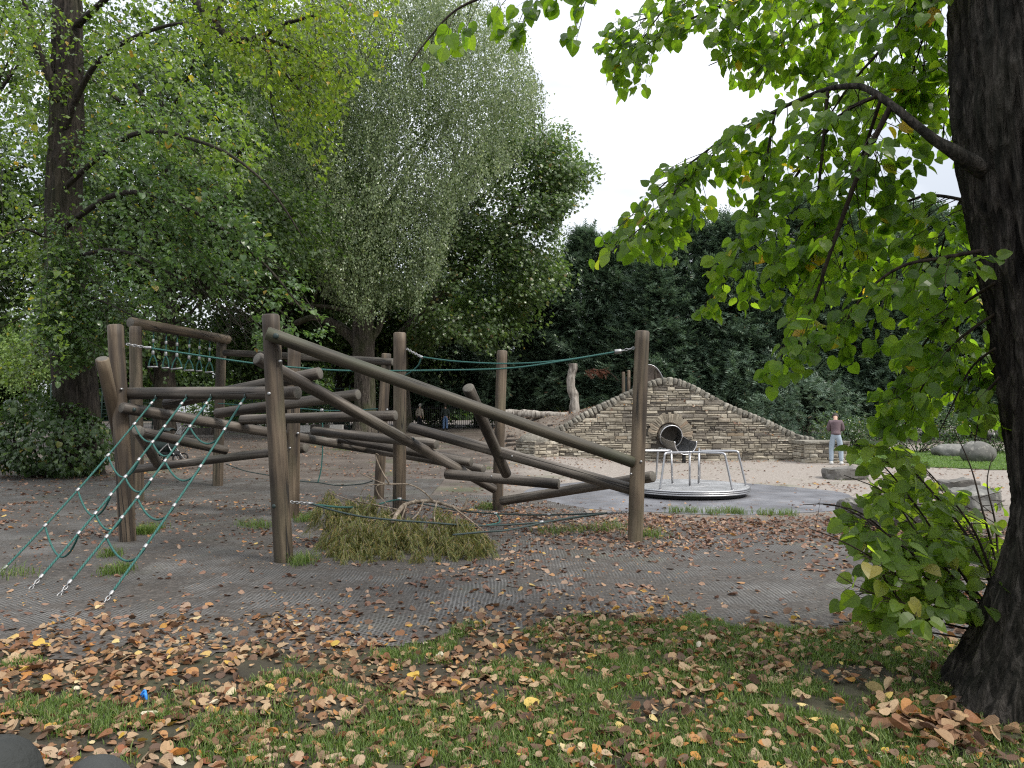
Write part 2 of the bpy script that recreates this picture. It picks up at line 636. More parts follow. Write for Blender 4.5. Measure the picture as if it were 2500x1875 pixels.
def wood_mat(name, c0, c1, c2, stain, green=0.0):
    k = NT(name)
    oi = k.n('ObjectInfo').outputs['Random']
    sh = k.n('CombineXYZ')
    k.set(sh.inputs[0], k.math('MULTIPLY', oi, 13.0))
    k.set(sh.inputs[2], k.math('MULTIPLY', oi, 31.0))
    add = k.n('VectorMath', operation='ADD')
    k.set(add.inputs[0], k.coord('Object'))
    k.set(add.inputs[1], sh.outputs[0])
    v = add.outputs[0]
    g1 = k.noise(k.mapping(v, (11, 11, 0.55)), 1.0, 5, 0.6, 0.6)
    g2 = k.noise(k.mapping(v, (70, 70, 1.6)), 1.0, 3, 0.6)
    g3 = k.noise(k.mapping(v, (2.0, 2.0, 1.1)), 1.0, 3, 0.5)
    col = k.ramp(g1, [(.34, c0), (.5, c1), (.66, c2)])
    col = k.mix(k.math('MULTIPLY', g2, 0.6), col, k.mix(1.0, col, (.42, .40, .38), 'MULTIPLY'))
    st = k.ramp(g3, [(.42, 0.0), (.64, 1.0)])
    col = k.mix(st, col, k.mix(1.0, col, stain, 'MULTIPLY'))
    if green:
        gm = k.ramp(k.noise(k.mapping(v, (3.1, 3.1, 0.9)), 1.0, 4), [(.5, 0.0), (.7, green)])
        col = k.mix(gm, col, (.060, .072, .034))
    cr = k.noise(k.mapping(v, (7, 7, 0.28)), 1.0, 2, 0.4, 0.3)
    crack = k.ramp(cr, [(.482, 0.0), (.497, 1.0), (.503, 1.0), (.518, 0.0)])
    gate = k.ramp(k.noise(k.mapping(v, (2.5, 2.5, .6)), 1.0, 1), [(.5, 0.0), (.56, 1.0)])
    crack = k.math('MULTIPLY', crack, gate)
    col = k.mix(crack, col, (.012, .010, .008))
    kn = k.voro(k.mapping(v, (2.2, 2.2, 1.15)), 1.0)
    knot = k.ramp(kn, [(.07, 1.0), (.13, 0.0)])
    col = k.mix(k.math('MULTIPLY', knot, .75), col, (.03, .02, .012))
    h = k.math('SUBTRACT', k.math('ADD', k.math('MULTIPLY', g1, .5), k.math('MULTIPLY', g2, .35)), k.math('MULTIPLY', crack, 1.2))
    return k.end(k.bsdf(col, 0.62, normal=k.bump(h, 0.55, 0.012), spec=0.4))


def ring_mat(name, c0, c1):
    k = NT(name)
    s = k.n('SeparateXYZ')
    k.set(s.inputs[0], k.coord('Object'))
    rr = k.math('SQRT', k.math('ADD', k.math('MULTIPLY', s.outputs[0], s.outputs[0]), k.math('MULTIPLY', s.outputs[1], s.outputs[1])))
    nz = k.noise(k.coord('Object'), 14, 3)
    ph = k.math('ADD', k.math('MULTIPLY', rr, 520.0), k.math('MULTIPLY', nz, 7.0))
    w = k.math('MULTIPLY_ADD', k.math('SINE', ph), 0.5, 0.5)
    col = k.mix(w, c0, c1)
    col = k.mix(k.math('MULTIPLY', k.noise(k.coord('Object'), 30, 2), .5), col, (.05, .045, .038))
    return k.end(k.bsdf(col, 0.75, normal=k.bump(w, 0.4, 0.006)))


M['post'] = wood_mat('post_wood_material', G(.040, .029, .020), G(.108, .080, .053), G(.205, .158, .108), (.38, .36, .34), 0.3)
M['log'] = wood_mat('log_wood_material', G(.026, .021, .017), G(.080, .066, .053), G(.205, .180, .152), (.38, .37, .36), 0.12)
M['log_green'] = wood_mat('mossy_log_material', G(.026, .023, .016), G(.058, .050, .035), G(.12, .105, .078), (.45, .45, .38), 0.6)
M['post_end'] = ring_mat('post_end_material', G(.12, .11, .095), G(.25, .23, .20))
M['log_end'] = ring_mat('log_end_material', G(.055, .052, .042), G(.16, .145, .12))


def bark_mat(name, c0, c1, c2, sc=1.0, moss=0.0, bump=0.9):
    k = NT(name)
    p = k.pos()
    a = k.noise(k.mapping(p, (16 * sc, 16 * sc, 2.4 * sc)), 1.0, 6, 0.62, 0.8)
    b = k.noise(k.mapping(p, (50 * sc, 50 * sc, 14 * sc)), 1.0, 4, 0.6)
    col = k.ramp(a, [(.36, c0), (.5, c1), (.66, c2)])
    col = k.mix(k.math('MULTIPLY', b, .4), col, k.mix(1.0, col, (.4, .38, .36), 'MULTIPLY'))
    if moss:
        mm = k.ramp(k.noise(k.mapping(p, (1.4, 1.4, .9)), 1.0, 4), [(.45, 0.0), (.65, moss)])
        col = k.mix(mm, col, (.045, .060, .018))
    h = k.math('ADD', a, k.math('MULTIPLY', b, .35))
    return k.end(k.bsdf(col, 0.85, normal=k.bump(h, bump, 0.05), spec=0.2))


M['bark'] = bark_mat('lime_bark_material', G(.005, .0045, .004), G(.024, .0205, .0175), G(.085, .074, .064), 1.35, 0.08, 1.0)  # bark colour darkened to stand in for shade from its own crown
M['bark_mid'] = bark_mat('grey_bark_material', G(.030, .026, .022), G(.085, .072, .060), G(.15, .13, .11), .7, 0.5)
M['bark_dark'] = bark_mat('dark_bark_material', G(.012, .010, .008), G(.032, .026, .021), G(.060, .050, .040), .8, 0.15)
M['twig'] = bark_mat('twig_material', G(.014, .010, .008), G(.030, .022, .017), G(.050, .038, .028), 1.5, 0, .3)
M['grey_twig'] = bark_mat('pale_twig_material', G(.09, .07, .05), G(.20, .16, .12), G(.33, .28, .22), 1.5, 0, .4)
M['weathered'] = bark_mat('weathered_trunk_material', G(.11, .095, .08), G(.26, .235, .205), G(.42, .39, .35), .55, 0, .9)


def stone_mat(name, stops, lich=0.3, sc=1.0):
    k = NT(name)
    r = k.rnd()
    p = k.pos()
    col = k.ramp(r, stops)
    a = k.noise(p, 9 * sc, 5, .62)
    b = k.noise(p, 45 * sc, 4, .6)
    col = k.mix(k.math('MULTIPLY', a, .85), col, k.mix(1.0, col, (.40, .38, .36), 'MULTIPLY'))
    li = k.ramp(k.noise(p, 14 * sc, 4, .6), [(.56, 0.0), (.66, lich)])
    col = k.mix(li, col, (.42, .41, .36))
    dk = k.ramp(k.noise(p, 1.3 * sc, 4, .6), [(.45, 0.0), (.68, .6)])
    col = k.mix(dk, col, k.mix(1.0, col, (.36, .35, .34), 'MULTIPLY'))
    h = k.math('ADD', a, k.math('MULTIPLY', b, .5))
    return k.end(k.bsdf(col, .85, normal=k.bump(h, .8, .02), spec=.25))


M['stone'] = stone_mat('sandstone_material', [(0, G(.15, .135, .115)), (.18, G(.28, .25, .205)), (.5, G(.43, .39, .31)), (.78, G(.54, .49, .39)), (.93, G(.60, .565, .48)), (1, G(.34, .26, .17))])
M['arch'] = stone_mat('arch_sandstone_material', [(0, G(.24, .21, .165)), (.4, G(.38, .335, .26)), (.85, G(.50, .45, .355)), (1, G(.34, .22, .14))], .15)
M['coping'] = stone_mat('coping_stone_material', [(0, G(.15, .14, .115)), (.5, G(.24, .225, .19)), (1, G(.33, .31, .26))], .55)
M['core'] = NT('joint_material')
M['core'] = M['core'].end(M['core'].bsdf((.085, .075, .062), .95))
M['rock'] = stone_mat('grey_rock_material', [(0, G(.14, .135, .125)), (1, G(.24, .23, .215))], .35, .6)
M['boulder'] = stone_mat('boulder_material', [(0, G(.15, .15, .14)), (1, G(.24, .24, .225))], .4, .6)
M['dark_stone'] = stone_mat('dark_stone_material', [(0, G(.045, .05, .049)), (1, G(.065, .07, .068))], .05, .8)


def steel_mat(name, col, rough, nb=0.1, metal=1.0):
    k = NT(name)
    n = k.noise(k.pos(), 18, 4)
    r = k.math('MULTIPLY_ADD', n, .25, rough - .1)
    c = k.mix(k.math('MULTIPLY', k.noise(k.pos(), 5, 4), .45), col, tuple(x * .6 for x in col))
    return k.end(k.bsdf(c, r, metal, normal=k.bump(n, nb, .004), spec=.5))


M['steel'] = steel_mat('stainless_steel_material', (.44, .44, .45), .36)
M['steel_dark'] = steel_mat('scuffed_steel_material', (.40, .41, .42), .35)
M['bright_steel'] = steel_mat('polished_steel_material', (.72, .72, .73), .3)
M['zinc'] = steel_mat('zinc_material', (.36, .36, .36), .5)
k = NT('tread_plate_material')
_s = k.n('SeparateXYZ')
k.set(_s.inputs[0], k.coord('Object'))
w1 = k.math('SINE', k.math('MULTIPLY', k.math('ADD', _s.outputs[0], _s.outputs[1]), 150.0))
nz = k.noise(k.coord('Object'), 3, 5)
M['alu'] = k.end(k.bsdf(k.ramp(nz, [(.3, (.22, .22, .22)), (.7, (.42, .42, .42))]), .42, .55, normal=k.bump(w1, .5, .006)))


def plain(name, col, rough=.6, metal=0.0, var=.3, sc=8.0, bump=.15, spec=.4):
    k = NT(name)
    n = k.noise(k.pos(), sc, 4)
    c = k.mix(k.math('MULTIPLY', n, var), col, tuple(x * .45 for x in col))
    return k.end(k.bsdf(c, rough, metal, normal=k.bump(n, bump, .01), spec=spec))


def rope_mat(name, c0, c1):
    k = NT(name)
    s = k.n('SeparateXYZ')
    k.set(s.inputs[0], k.coord('UV'))
    w = k.math('SINE', k.math('MULTIPLY_ADD', s.outputs[1], 260.0, k.math('MULTIPLY', s.outputs[0], 18.85)))
    f = k.math('MULTIPLY_ADD', w, .5, .5)
    return k.end(k.bsdf(k.mix(f, c0, c1), .7, normal=k.bump(f, .6, .006)))


M['rope'] = rope_mat('green_rope_material', G(.012, .058, .052), G(.032, .135, .115))
M['rope_dark'] = rope_mat('dirty_rope_material', G(.016, .028, .027), G(.040, .062, .058))
M['cap'] = plain('green_plastic_cap_material', (.02, .035, .033), .5)
M['fence_green'] = plain('green_fence_material', (.018, .05, .04), .6)
M['iron'] = plain('black_iron_material', (.012, .012, .012), .5)
M['rubber'] = plain('black_rubber_material', (.012, .012, .013), .7)
M['black_cloth'] = plain('black_cloth_material', (.013, .014, .016), .9)
M['pram_hood'] = plain('dark_green_cloth_material', (.016, .028, .027), .8)
M['cream_cloth'] = plain('cream_cloth_material', (.42, .36, .29), .9)
M['olive_cloth'] = plain('grey_green_cloth_material', (.045, .055, .050), .9)
M['jean'] = plain('blue_denim_material', (.13, .21, .36), .9, 0, .4, 14)
M['jean_pale'] = plain('pale_denim_material', (.34, .41, .48), .9, 0, .4, 14)
M['mauve'] = plain('mauve_fleece_material', (.145, .105, .115), 1.0, 0, .5, 60, .8)
M['white_cloth'] = plain('white_trainer_material', (.62, .62, .60), .7)
M['skin'] = plain('skin_material', (.42, .26, .19), .6, 0, .15)
M['hair_grey'] = plain('grey_hair_material', (.40, .37, .33), .8, 0, .5, 60)
M['hair_dark'] = plain('dark_hair_material', (.035, .026, .02), .7, 0, .5, 60)
M['sleeper'] = wood_mat('sleeper_material', G(.030, .024, .020), G(.055, .045, .038), G(.10, .085, .07), (.5, .48, .45))
M['concrete'] = plain('pale_concrete_material', (.40, .39, .37), .85, 0, .4, 4)
M['blue'] = plain('blue_plastic_material', (.02, .20, .62), .4)


# ground materials ---------------------------------------------------------
def ground_mat():
    k = NT('ground_material')
    p = k.pos()
    a = k.noise(p, .8, 6, .7)
    b = k.noise(p, 14, 5, .7)
    c = k.noise(p, 95, 3, .7)
    soil = k.ramp(a, [(.3, G(.060, .048, .040)), (.5, G(.105, .088, .075)), (.7, G(.165, .140, .120))])
    s = k.n('SeparateXYZ')
    k.set(s.inputs[0], p)
    # trodden gravel round the roundabout and the wall, paler than the soil
    gx = k.math('ADD', s.outputs[0], k.math('MULTIPLY_ADD', k.noise(p, .5, 4), 4.0, -2.0))
    gr = k.math('MULTIPLY', k.ramp(k.math('MULTIPLY_ADD', gx, .1, .5), [(.42, 0.0), (.62, 1.0)]),
                k.ramp(k.math('MULTIPLY_ADD', s.outputs[1], .02, 0), [(.20, 0.0), (.27, 1.0)]))
    gravel = k.ramp(b, [(.3, G(.21, .18, .158)), (.55, G(.34, .305, .27)), (.75, G(.46, .42, .38))])
    col = k.mix(k.math('MULTIPLY', gr, .9), soil, gravel)
    col = k.mix(k.math('MULTIPLY', c, .6), col, k.mix(1.0, col, (.42, .40, .38), 'MULTIPLY'))
    gm = k.ramp(k.noise(p, .45, 5, .6), [(.57, 0.0), (.70, .55)])
    col = k.mix(gm, col, (.075, .10, .04))
    h = k.math('ADD', k.math('MULTIPLY', b, .8), k.math('MULTIPLY', c, .4))
    return k.end(k.bsdf(col, .82, normal=k.bump(h, .6, .03), spec=.3))


def hexdots(k, p, kk, rot=0.0):
    tot = None
    for q in range(3):
        a = rot + q * 2 * math.pi / 3
        vm = k.n('VectorMath', operation='DOT_PRODUCT')
        k.set(vm.inputs[0], p)
        vm.inputs[1].default_value = (math.cos(a) * kk, math.sin(a) * kk, 0)
        cs = k.math('COSINE', vm.outputs['Value'])
        tot = cs if tot is None else k.math('ADD', tot, cs)
    return tot                                       # -1.5 .. 3


def mat_mat():
    k = NT('rubber_mat_material')
    p = k.pos()
    warp = k.n('VectorMath', operation='ADD')
    k.set(warp.inputs[0], p)
    wn = k.n('TexNoise')
    k.set(wn.inputs['Vector'], p)
    wn.inputs['Scale'].default_value = 1.3
    sc = k.n('VectorMath', operation='SCALE')
    k.set(sc.inputs[0], wn.outputs['Color'])
    sc.inputs['Scale'].default_value = .10
    k.set(warp.inputs[1], sc.outputs[0])
    hx = hexdots(k, warp.outputs[0], 185.0)
    hole = k.ramp(k.math('MULTIPLY_ADD', hx, 1 / 4.5, 1.5 / 4.5), [(.36, 0.0), (.56, 1.0)])
    a = k.noise(p, 1.1, 7, .7)
    b = k.noise(p, 22, 4, .7)
    c = k.noise(p, 120, 2, .7)
    rub = k.ramp(a, [(.3, G(.070, .067, .063)), (.5, G(.115, .110, .104)), (.68, G(.19, .182, .172))])
    holec = k.ramp(b, [(.3, G(.012, .011, .009)), (.8, G(.042, .036, .028))])
    soil = k.ramp(b, [(.3, G(.030, .026, .022)), (.55, G(.070, .061, .053)), (.75, G(.145, .128, .112))])
    dirt = k.ramp(k.noise(p, 1.3, 7, .74), [(.44, 0.0), (.54, .95)])
    moss = k.ramp(k.noise(p, .7, 5, .6), [(.54, 0.0), (.70, .55)])
    col = k.mix(hole, rub, holec)
    col = k.mix(k.math('MULTIPLY', moss, .55), col, (.085, .10, .040))
    col = k.mix(dirt, col, soil)
    col = k.mix(k.math('MULTIPLY', c, .45), col, k.mix(1.0, col, (.4, .38, .36), 'MULTIPLY'))
    hh = k.math('SUBTRACT', k.math('MULTIPLY', b, .4), k.math('MULTIPLY', hole, k.math('SUBTRACT', 1.0, dirt)))
    return k.end(k.bsdf(col, .72, normal=k.bump(hh, .8, .015), spec=.35))


def safety_mat():
    k = NT('safety_surface_material')
    p = k.pos()
    a = k.noise(p, 1.1, 6, .65)
    b = k.noise(p, 60, 3, .7)
    col = k.ramp(a, [(.3, G(.078, .078, .086)), (.5, G(.138, .139, .152)), (.72, G(.215, .217, .232))])
    col = k.mix(k.math('MULTIPLY', b, .5), col, k.mix(1.0, col, (.5, .5, .5), 'MULTIPLY'))
    d = k.ramp(k.noise(p, 3.2, 5, .7), [(.56, 0.0), (.68, .7)])
    col = k.mix(d, col, (.12, .095, .08))
    return k.end(k.bsdf(col, k.math('MULTIPLY_ADD', a, .35, .35), normal=k.bump(b, .4, .006), spec=.45))


def earth_mat(name, c0, c1, c2, sc=1.0):
    k = NT(name)
    p = k.pos()
    a = k.noise(p, 1.2 * sc, 6, .65)
    b = k.noise(p, 26 * sc, 5, .7)
    col = k.ramp(a, [(.3, c0), (.5, c1), (.7, c2)])
    col = k.mix(k.math('MULTIPLY', b, .8), col, k.mix(1.0, col, (.38, .36, .34), 'MULTIPLY'))
    return k.end(k.bsdf(col, .88, normal=k.bump(b, .7, .03), spec=.25))


M['ground'] = ground_mat()
M['mat'] = mat_mat()
M['safety'] = safety_mat()
M['verge'] = earth_mat('verge_soil_material', G(.035, .030, .024), G(.058, .052, .034), G(.075, .082, .038))
M['mound'] = earth_mat('mound_soil_material', G(.12, .098, .08), G(.19, .16, .132), G(.26, .225, .19))
M['lawn'] = earth_mat('lawn_soil_material', G(.075, .12, .035), G(.11, .17, .05), G(.14, .20, .065))


# ------------------------------------------------------------------ the ground
def gh(x, y):
    x, y = np.asarray(x, float), np.asarray(y, float)
    left = 1 - sstep(x, 0.5, 4.5)
    far = sstep(y, 33, 42)
    k = np.maximum(left, far * .75)
    rise = 0.0185 * np.maximum(0, y - 14.5) * k
    rise = np.minimum(rise, .75)
    P = np.stack([x, y, np.zeros_like(x)], -1).reshape(-1, 3)
    und = (vnoise(P, .35, 3) * .022 + vnoise(P, 1.1, 4) * .008).reshape(x.shape)
    return rise + und


def ghs(x, y):
    return float(gh(np.array([x]), np.array([y]))[0])


def on_ground(sx, sy):
    d = 10.0
    for _ in range(30):
        p = at(sx, sy, d)
        g = ghs(p.x, p.y)
        d += (p.z - g) / max((1005.0 - sy) / -FPX, .01) * .7
        d = min(max(d, 1.0), 120)
    p = at(sx, sy, d)
    p.z = ghs(p.x, p.y)
    return p


def sheet(name, mat, xs, ys, lift=0.0, keep=None, edge_noise=0.0, zfun=gh):
    X, Y = np.meshgrid(xs, ys)
    Z = zfun(X, Y) + lift
    V = np.stack([X, Y, Z], -1).reshape(-1, 3)
    ny, nx = X.shape
    i, j = np.meshgrid(np.arange(ny - 1), np.arange(nx - 1), indexing='ij')
    Q = np.stack([i * nx + j, i * nx + j + 1, (i + 1) * nx + j + 1, (i + 1) * nx + j], -1).reshape(-1, 4)
    if keep is not None:
        c = V[Q].mean(1)
        Q = Q[keep(c[:, 0], c[:, 1])]
        used = np.unique(Q)
        rm = np.zeros(len(V), int)
        rm[used] = np.arange(len(used))
        V, Q = V[used], rm[Q]
    o = put(name, mesh_np(name, V, [Q]), None, None, mat)
    return tag(o, kind='structure')


def axis(a, b, fine, lo, hi, n=26):
    """fine spacing between lo and hi, growing steps out to a and b"""
    mid = np.arange(lo, hi, fine)
    l = lo - np.geomspace(fine, lo - a, n)[::-1] if a < lo else []
    r = hi + np.geomspace(fine, b - hi, n) if b > hi else []
    return np.concatenate([l, mid, [hi], r])


sheet('ground', M['ground'], axis(-700, 700, .25, -14, 14), axis(-300, 900, .25, 0, 46))


def mat_edge(x):
    return 4.75 + .75 * sstep(x, -2.5, 1.5) + .40 * vnoise(np.stack([x, x * 0, x * 0], -1), .9, 9) + .25 * vnoise(np.stack([x, x * 0, x * 0], -1), 3.4, 8)


def mat_keep(x, y):
    P = np.stack([x, y, x * 0], -1)
    n = vnoise(P, .8, 21) * .5 + vnoise(P, 3, 22) * .15
    front = y > mat_edge(x)
    back = np.where(x < -1.6, 16.8, np.where(x < 1.2, 13.6, 10.0)) + n
    return front & (y < back) & (x > -13 + n) & (x < 4.6 + n) & ~((x - 3.5) ** 2 + (y - 14.1) ** 2 < 9.3)


sheet('rubber_mat', M['mat'], np.arange(-13.5, 5.6, .07), np.arange(4.0, 17.6, .07), .012, mat_keep)

SAF = (3.45, 14.1, 3.05)
th = np.linspace(0, 2 * np.pi, 96, endpoint=False)
Vs, Qs = [], []
rad = [0, .6, 1.2, 1.8, 2.4, 2.8, 1.0]
for ri, rr in enumerate([.02, .7, 1.3, 1.9, 2.5, 2.9, SAF[2]]):
    for a_ in th:
        e = 0 if ri < 6 else .05 * math.sin(a_ * 7) + RN.uniform(-.03, .03)
        x, y = SAF[0] + (rr + e) * math.cos(a_) * 1.05, SAF[1] + (rr + e) * math.sin(a_) * .92
        Vs.append((x, y, ghs(x, y) + .006))
for ri in range(6):
    for j in range(96):
        Qs.append((ri * 96 + j, (ri + 1) * 96 + j, (ri + 1) * 96 + (j + 1) % 96, ri * 96 + (j + 1) % 96))
tag(put('safety_surface', mesh_np('safety_surface', Vs, [np.array(Qs)]), None, None, M['safety']), kind='structure')


def verge_keep(x, y):
    return (y < mat_edge(x) + .1)


sheet('verge', M['verge'], np.arange(-6, 6.4, .1), np.arange(.6, 6.4, .1), .006, verge_keep)


def lawn_keep(x, y):
    P = np.stack([x, y, x * 0], -1)
    return (y > 20.6 + .8 * vnoise(P, .5, 31) + .25 * (13 - x)) & (y < 30) & (x > 10.6 + .3 * vnoise(P, 1, 5))


sheet('lawn', M['lawn'], np.arange(10.4, 20, .25), np.arange(19, 30, .25), .02, lawn_keep)

# ------------------------------------------------------------------ the wall with its mound
WY = 24.0


def S2x(sx, d=WY):
    return (sx - 1250) / FPX * d


def S2z(sy, d=WY):
    return CAMZ - (sy - 1005) * d / FPX


prof = [(1255, 1086), (1300, 1073), (1345, 1054), (1359, 1045), (1390, 1030), (1424, 1009), (1460, 990), (1500, 972), (1545, 951), (1582, 933),
        (1610, 924), (1637, 921), (1660, 926), (1685, 936), (1720, 955), (1777, 986), (1862, 1020), (1910, 1043), (1952, 1063), (1985, 1068), (2030, 1071)]
PX = np.array([S2x(a) for a, b in prof])
PZ = np.array([S2z(b) for a, b in prof])


def prof_z(x):
    return np.interp(x, PX, PZ)


def mound_z(x, y):
    x, y = np.asarray(x, float), np.asarray(y, float)
    terr = np.interp(x, [-2.2, -1.4, -.5, .6, 1.9, 3.0, 4.2, 5.6, 7.5, 9.5, 11.5], [-.1, .35, 1.15, 1.50, 1.58, 1.70, 2.0, 2.05, 1.3, .6, -.1])
    ramp = sstep(y, 23.3, 27.2)
    wallside = sstep(x, 1.2, 2.6)
    front = ramp * (1 - wallside) + wallside
    z = terr * front
    lim = prof_z(x) - .32 + (y - WY) * .3
    z = np.where((x > .6) & (y < 27.5), np.minimum(z, np.maximum(lim, -.1)), z)
    z = z * (1 - sstep(y, 31, 36)) + .4 * sstep(y, 30, 36)
    P = np.stack([x, y, np.zeros_like(x)], -1).reshape(-1, 3)
    return z + (vnoise(P, .9, 41) * .05 + vnoise(P, 3, 42) * .02).reshape(x.shape) - .03


sheet('mound', M['mound'], np.arange(-3.2, 12.2, .16), np.arange(23.2, 36.2, .16), 0.0,
      lambda x, y: ((x < .55) | (y > WY + .2)), zfun=mound_z)

wall = thing('stone_wall', 'curved dry stone wall with round arch and rough coping holding back the mound', 'wall', (S2x(1640), WY, 0))
# core: recessed body behind the stones
cb = Buf()
xs = np.linspace(PX[0], PX[-1], 90)
zt = prof_z(xs) - .12
AX, AZ = S2x(1634), S2z(1062)                 # centre of the arch
hole = .40
nx = len(xs)
V = []
for yy in (WY + .05, WY + .45):
    for x, z in zip(xs, zt):
        V += [(x, yy, -.15), (x, yy, z)]
V = np.array(V)
i = np.arange(nx - 1)
frontQ = np.stack([i * 2, (i + 1) * 2, (i + 1) * 2 + 1, i * 2 + 1], -1)
mid = xs[:-1] + (xs[1] - xs[0]) / 2
keepq = np.abs(mid - AX) > hole
b0 = 2 * nx
backQ = np.stack([b0 + i * 2, b0 + i * 2 + 1, b0 + (i + 1) * 2 + 1, b0 + (i + 1) * 2], -1)
topQ = np.stack([i * 2 + 1, (i + 1) * 2 + 1, b0 + (i + 1) * 2 + 1, b0 + i * 2 + 1], -1)
cb.add(V, None, np.concatenate([frontQ[keepq], backQ, topQ]))
# core above and below the tube
for x in xs[:-1][~keepq]:
    x2 = x + (xs[1] - xs[0])
    h = math.sqrt(max(hole ** 2 - min(abs((x + x2) / 2 - AX), hole) ** 2, 0))
    for z0, z1 in ((-.15, AZ - h), (AZ + h, float(prof_z((x + x2) / 2)) - .12)):
        cb.add([(x, WY + .05, z0), (x2, WY + .05, z0), (x2, WY + .05, z1), (x, WY + .05, z1)], None, [[0, 1, 2, 3]])
cb.build('core', M['core'], wall, False)


def stone_shape(w, h, dep, jit=.012, rnd=.018):
    """irregular block: worn front face with softened edges; x across, z up, front towards -y"""
    V = []
    rnd = min(rnd, w * .22, h * .3)
    for (sx, sz) in ((-1, -1), (1, -1), (1, 1), (-1, 1)):
        V.append((sx * w / 2, dep, sz * h / 2))
    for (sx, sz) in ((-1, -1), (1, -1), (1, 1), (-1, 1)):
        V.append((sx * w / 2 + RN.uniform(-jit, jit) * .5, rnd * .8, sz * h / 2 + RN.uniform(-jit, jit) * .4))
    for (sx, sz) in ((-1, -1), (1, -1), (1, 1), (-1, 1)):
        V.append((sx * (w / 2 - rnd) + RN.uniform(-jit, jit) * .7, RN.uniform(-jit, jit), sz * (h / 2 - rnd * .8) + RN.uniform(-jit, jit) * .5))
    V.append((RN.uniform(-.2, .2) * w, RN.uniform(-.02, .004), RN.uniform(-.15, .15) * h))
    Q = []
    for a in (0, 4):
        for q in range(4):
            r = (q + 1) % 4
            Q.append((a + q, a + r, a + 4 + r, a + 4 + q))
    T = [(8, 9, 12), (9, 10, 12), (10, 11, 12), (11, 8, 12)]
    return np.array(V), np.array(T), np.array(Q)


rects = []
z = -.06
while z < PZ.max():
    h = RN.choice([.055, .065, .075, .085, .10, .12, .145]) * RN.uniform(.9, 1.1)
    x = PX[0] + RN.uniform(-.2, 0)
    while x < PX[-1]:
        w = min(max(h * RN.choice([1.3, 2.0, 2.8, 3.6, 4.6, 5.5]) * RN.uniform(.8, 1.2), .10), .62)
        cx, cz = x + w / 2, z + h / 2
        x += w
        if cz + h * .35 > prof_z(cx) - .13 or cx > S2x(2000) or cx < S2x(1330):
            continue
        dx, dz = cx - AX, cz - AZ
        rr = math.hypot(dx, dz)
        if dz > -.05 and rr < .80:
            continue
        if dz <= -.05 and abs(dx) < .46 + w / 2:
            if abs(dx) < .44 and dz > -.52:
                continue
            if dz > -.52:
                sgn = 1 if dx > 0 else -1
                inner, outer = .44, abs(dx) + w / 2
                w2 = outer - inner
                if w2 < .08:
                    continue
                cx, w = AX + sgn * (inner + w2 / 2), w2
        # break tall stones into two thin ones now and then
        if h > .11 and RN.random() < .35:
            rects.append((cx, cz - h / 4, w, h / 2))
            rects.append((cx, cz + h / 4, w, h / 2))
        else:
            rects.append((cx, cz, w, h))
    z += h
rects.sort(key=lambda r: -r[2] * r[3])
rest = Buf()
for n, (cx, cz, w, h) in enumerate(rects):
    V, T, Q = stone_shape(w - .012, h - .011, .12)
    V = V + np.array([cx, WY + RN.uniform(-.022, .014), cz])
    if n < 300:
        b = Buf().add(V, T, Q)
        b.build('stone', M['stone'], wall, False)
    else:
        rest.add(V, T, Q)
rest.build('small_stones', M['stone'], wall, False, 'stuff')
# voussoirs
na = 25
for q in range(na):
    a = math.radians(-6) + math.radians(192) * (q + .5) / na
    r0, r1 = .43, .76 + RN.uniform(-.05, .05)
    V, T, Q = stone_shape(r1 - r0, .080, .16, .012, .01)
    wid = (V[:, 0] / (r1 - r0) + .5)
    V[:, 2] *= (.74 + .62 * wid)
    ca, sa = math.cos(a), math.sin(a)
    X = V[:, 0] + (r0 + r1) / 2
    P = np.stack([AX + X * ca - V[:, 2] * sa, WY - .03 + V[:, 1], AZ + X * sa + V[:, 2] * ca], -1)
    Buf().add(P, T, Q).build('arch_stone', M['arch'], wall, False)
# reveal ring inside the arch
rb = Buf()
ang = np.radians(np.linspace(-30, 210, 25))
ring = []
for rr, yy in ((.435, WY - .02), (.40, WY + .04), (.40, WY + .40)):
    ring += [(AX + rr * math.cos(a), yy, AZ + rr * math.sin(a)) for a in ang]
n = len(ang)
rb.add(ring, None, [(r * n + j, r * n + j + 1, (r + 1) * n + j + 1, (r + 1) * n + j) for r in range(2) for j in range(n - 1)])
rb.build('reveal', M['arch'], wall, True)
# coping: rough stones set on edge along the curve
s_len = np.concatenate([[0], np.cumsum(np.hypot(np.diff(PX), np.diff(PZ)))])
s = .1
while s < s_len[-1] - .05:
    w = RN.uniform(.13, .21)
    x, zz = np.interp(s + w / 2, s_len, PX), np.interp(s + w / 2, s_len, PZ)
    x2, z2 = np.interp(s + w / 2 + .05, s_len, PX), np.interp(s + w / 2 + .05, s_len, PZ)
    tilt = math.atan2(z2 - zz, x2 - x)
    s += w
    if x > S2x(1990):
        break
    bm = bmesh.new()
    bmesh.ops.create_icosphere(bm, subdivisions=2, radius=.5)
    hh = RN.uniform(.24, .33)
    for v in bm.verts:
        c = v.co
        p = Vector((abs(c.x * 2) ** .55 * math.copysign(.5, c.x), abs(c.y * 2) ** .6 * math.copysign(.5, c.y), abs(c.z * 2) ** .7 * math.copysign(.5, c.z)))
        p *= 1 + RN.uniform(-.06, .06)
        v.co = Vector((p.x * w * 1.06, p.y * .50, p.z * hh))
    me = bpy.data.meshes.new('coping_stone')
    bm.to_mesh(me)
    bm.free()
    put('coping_stone', me, wall, None, M['coping'],
        Matrix.Translation((x, WY + .20 + RN.uniform(-.02, .02), zz - hh * .42)) @ Matrix.Rotation(-tilt + RN.uniform(-.12, .12), 4, 'Y'))


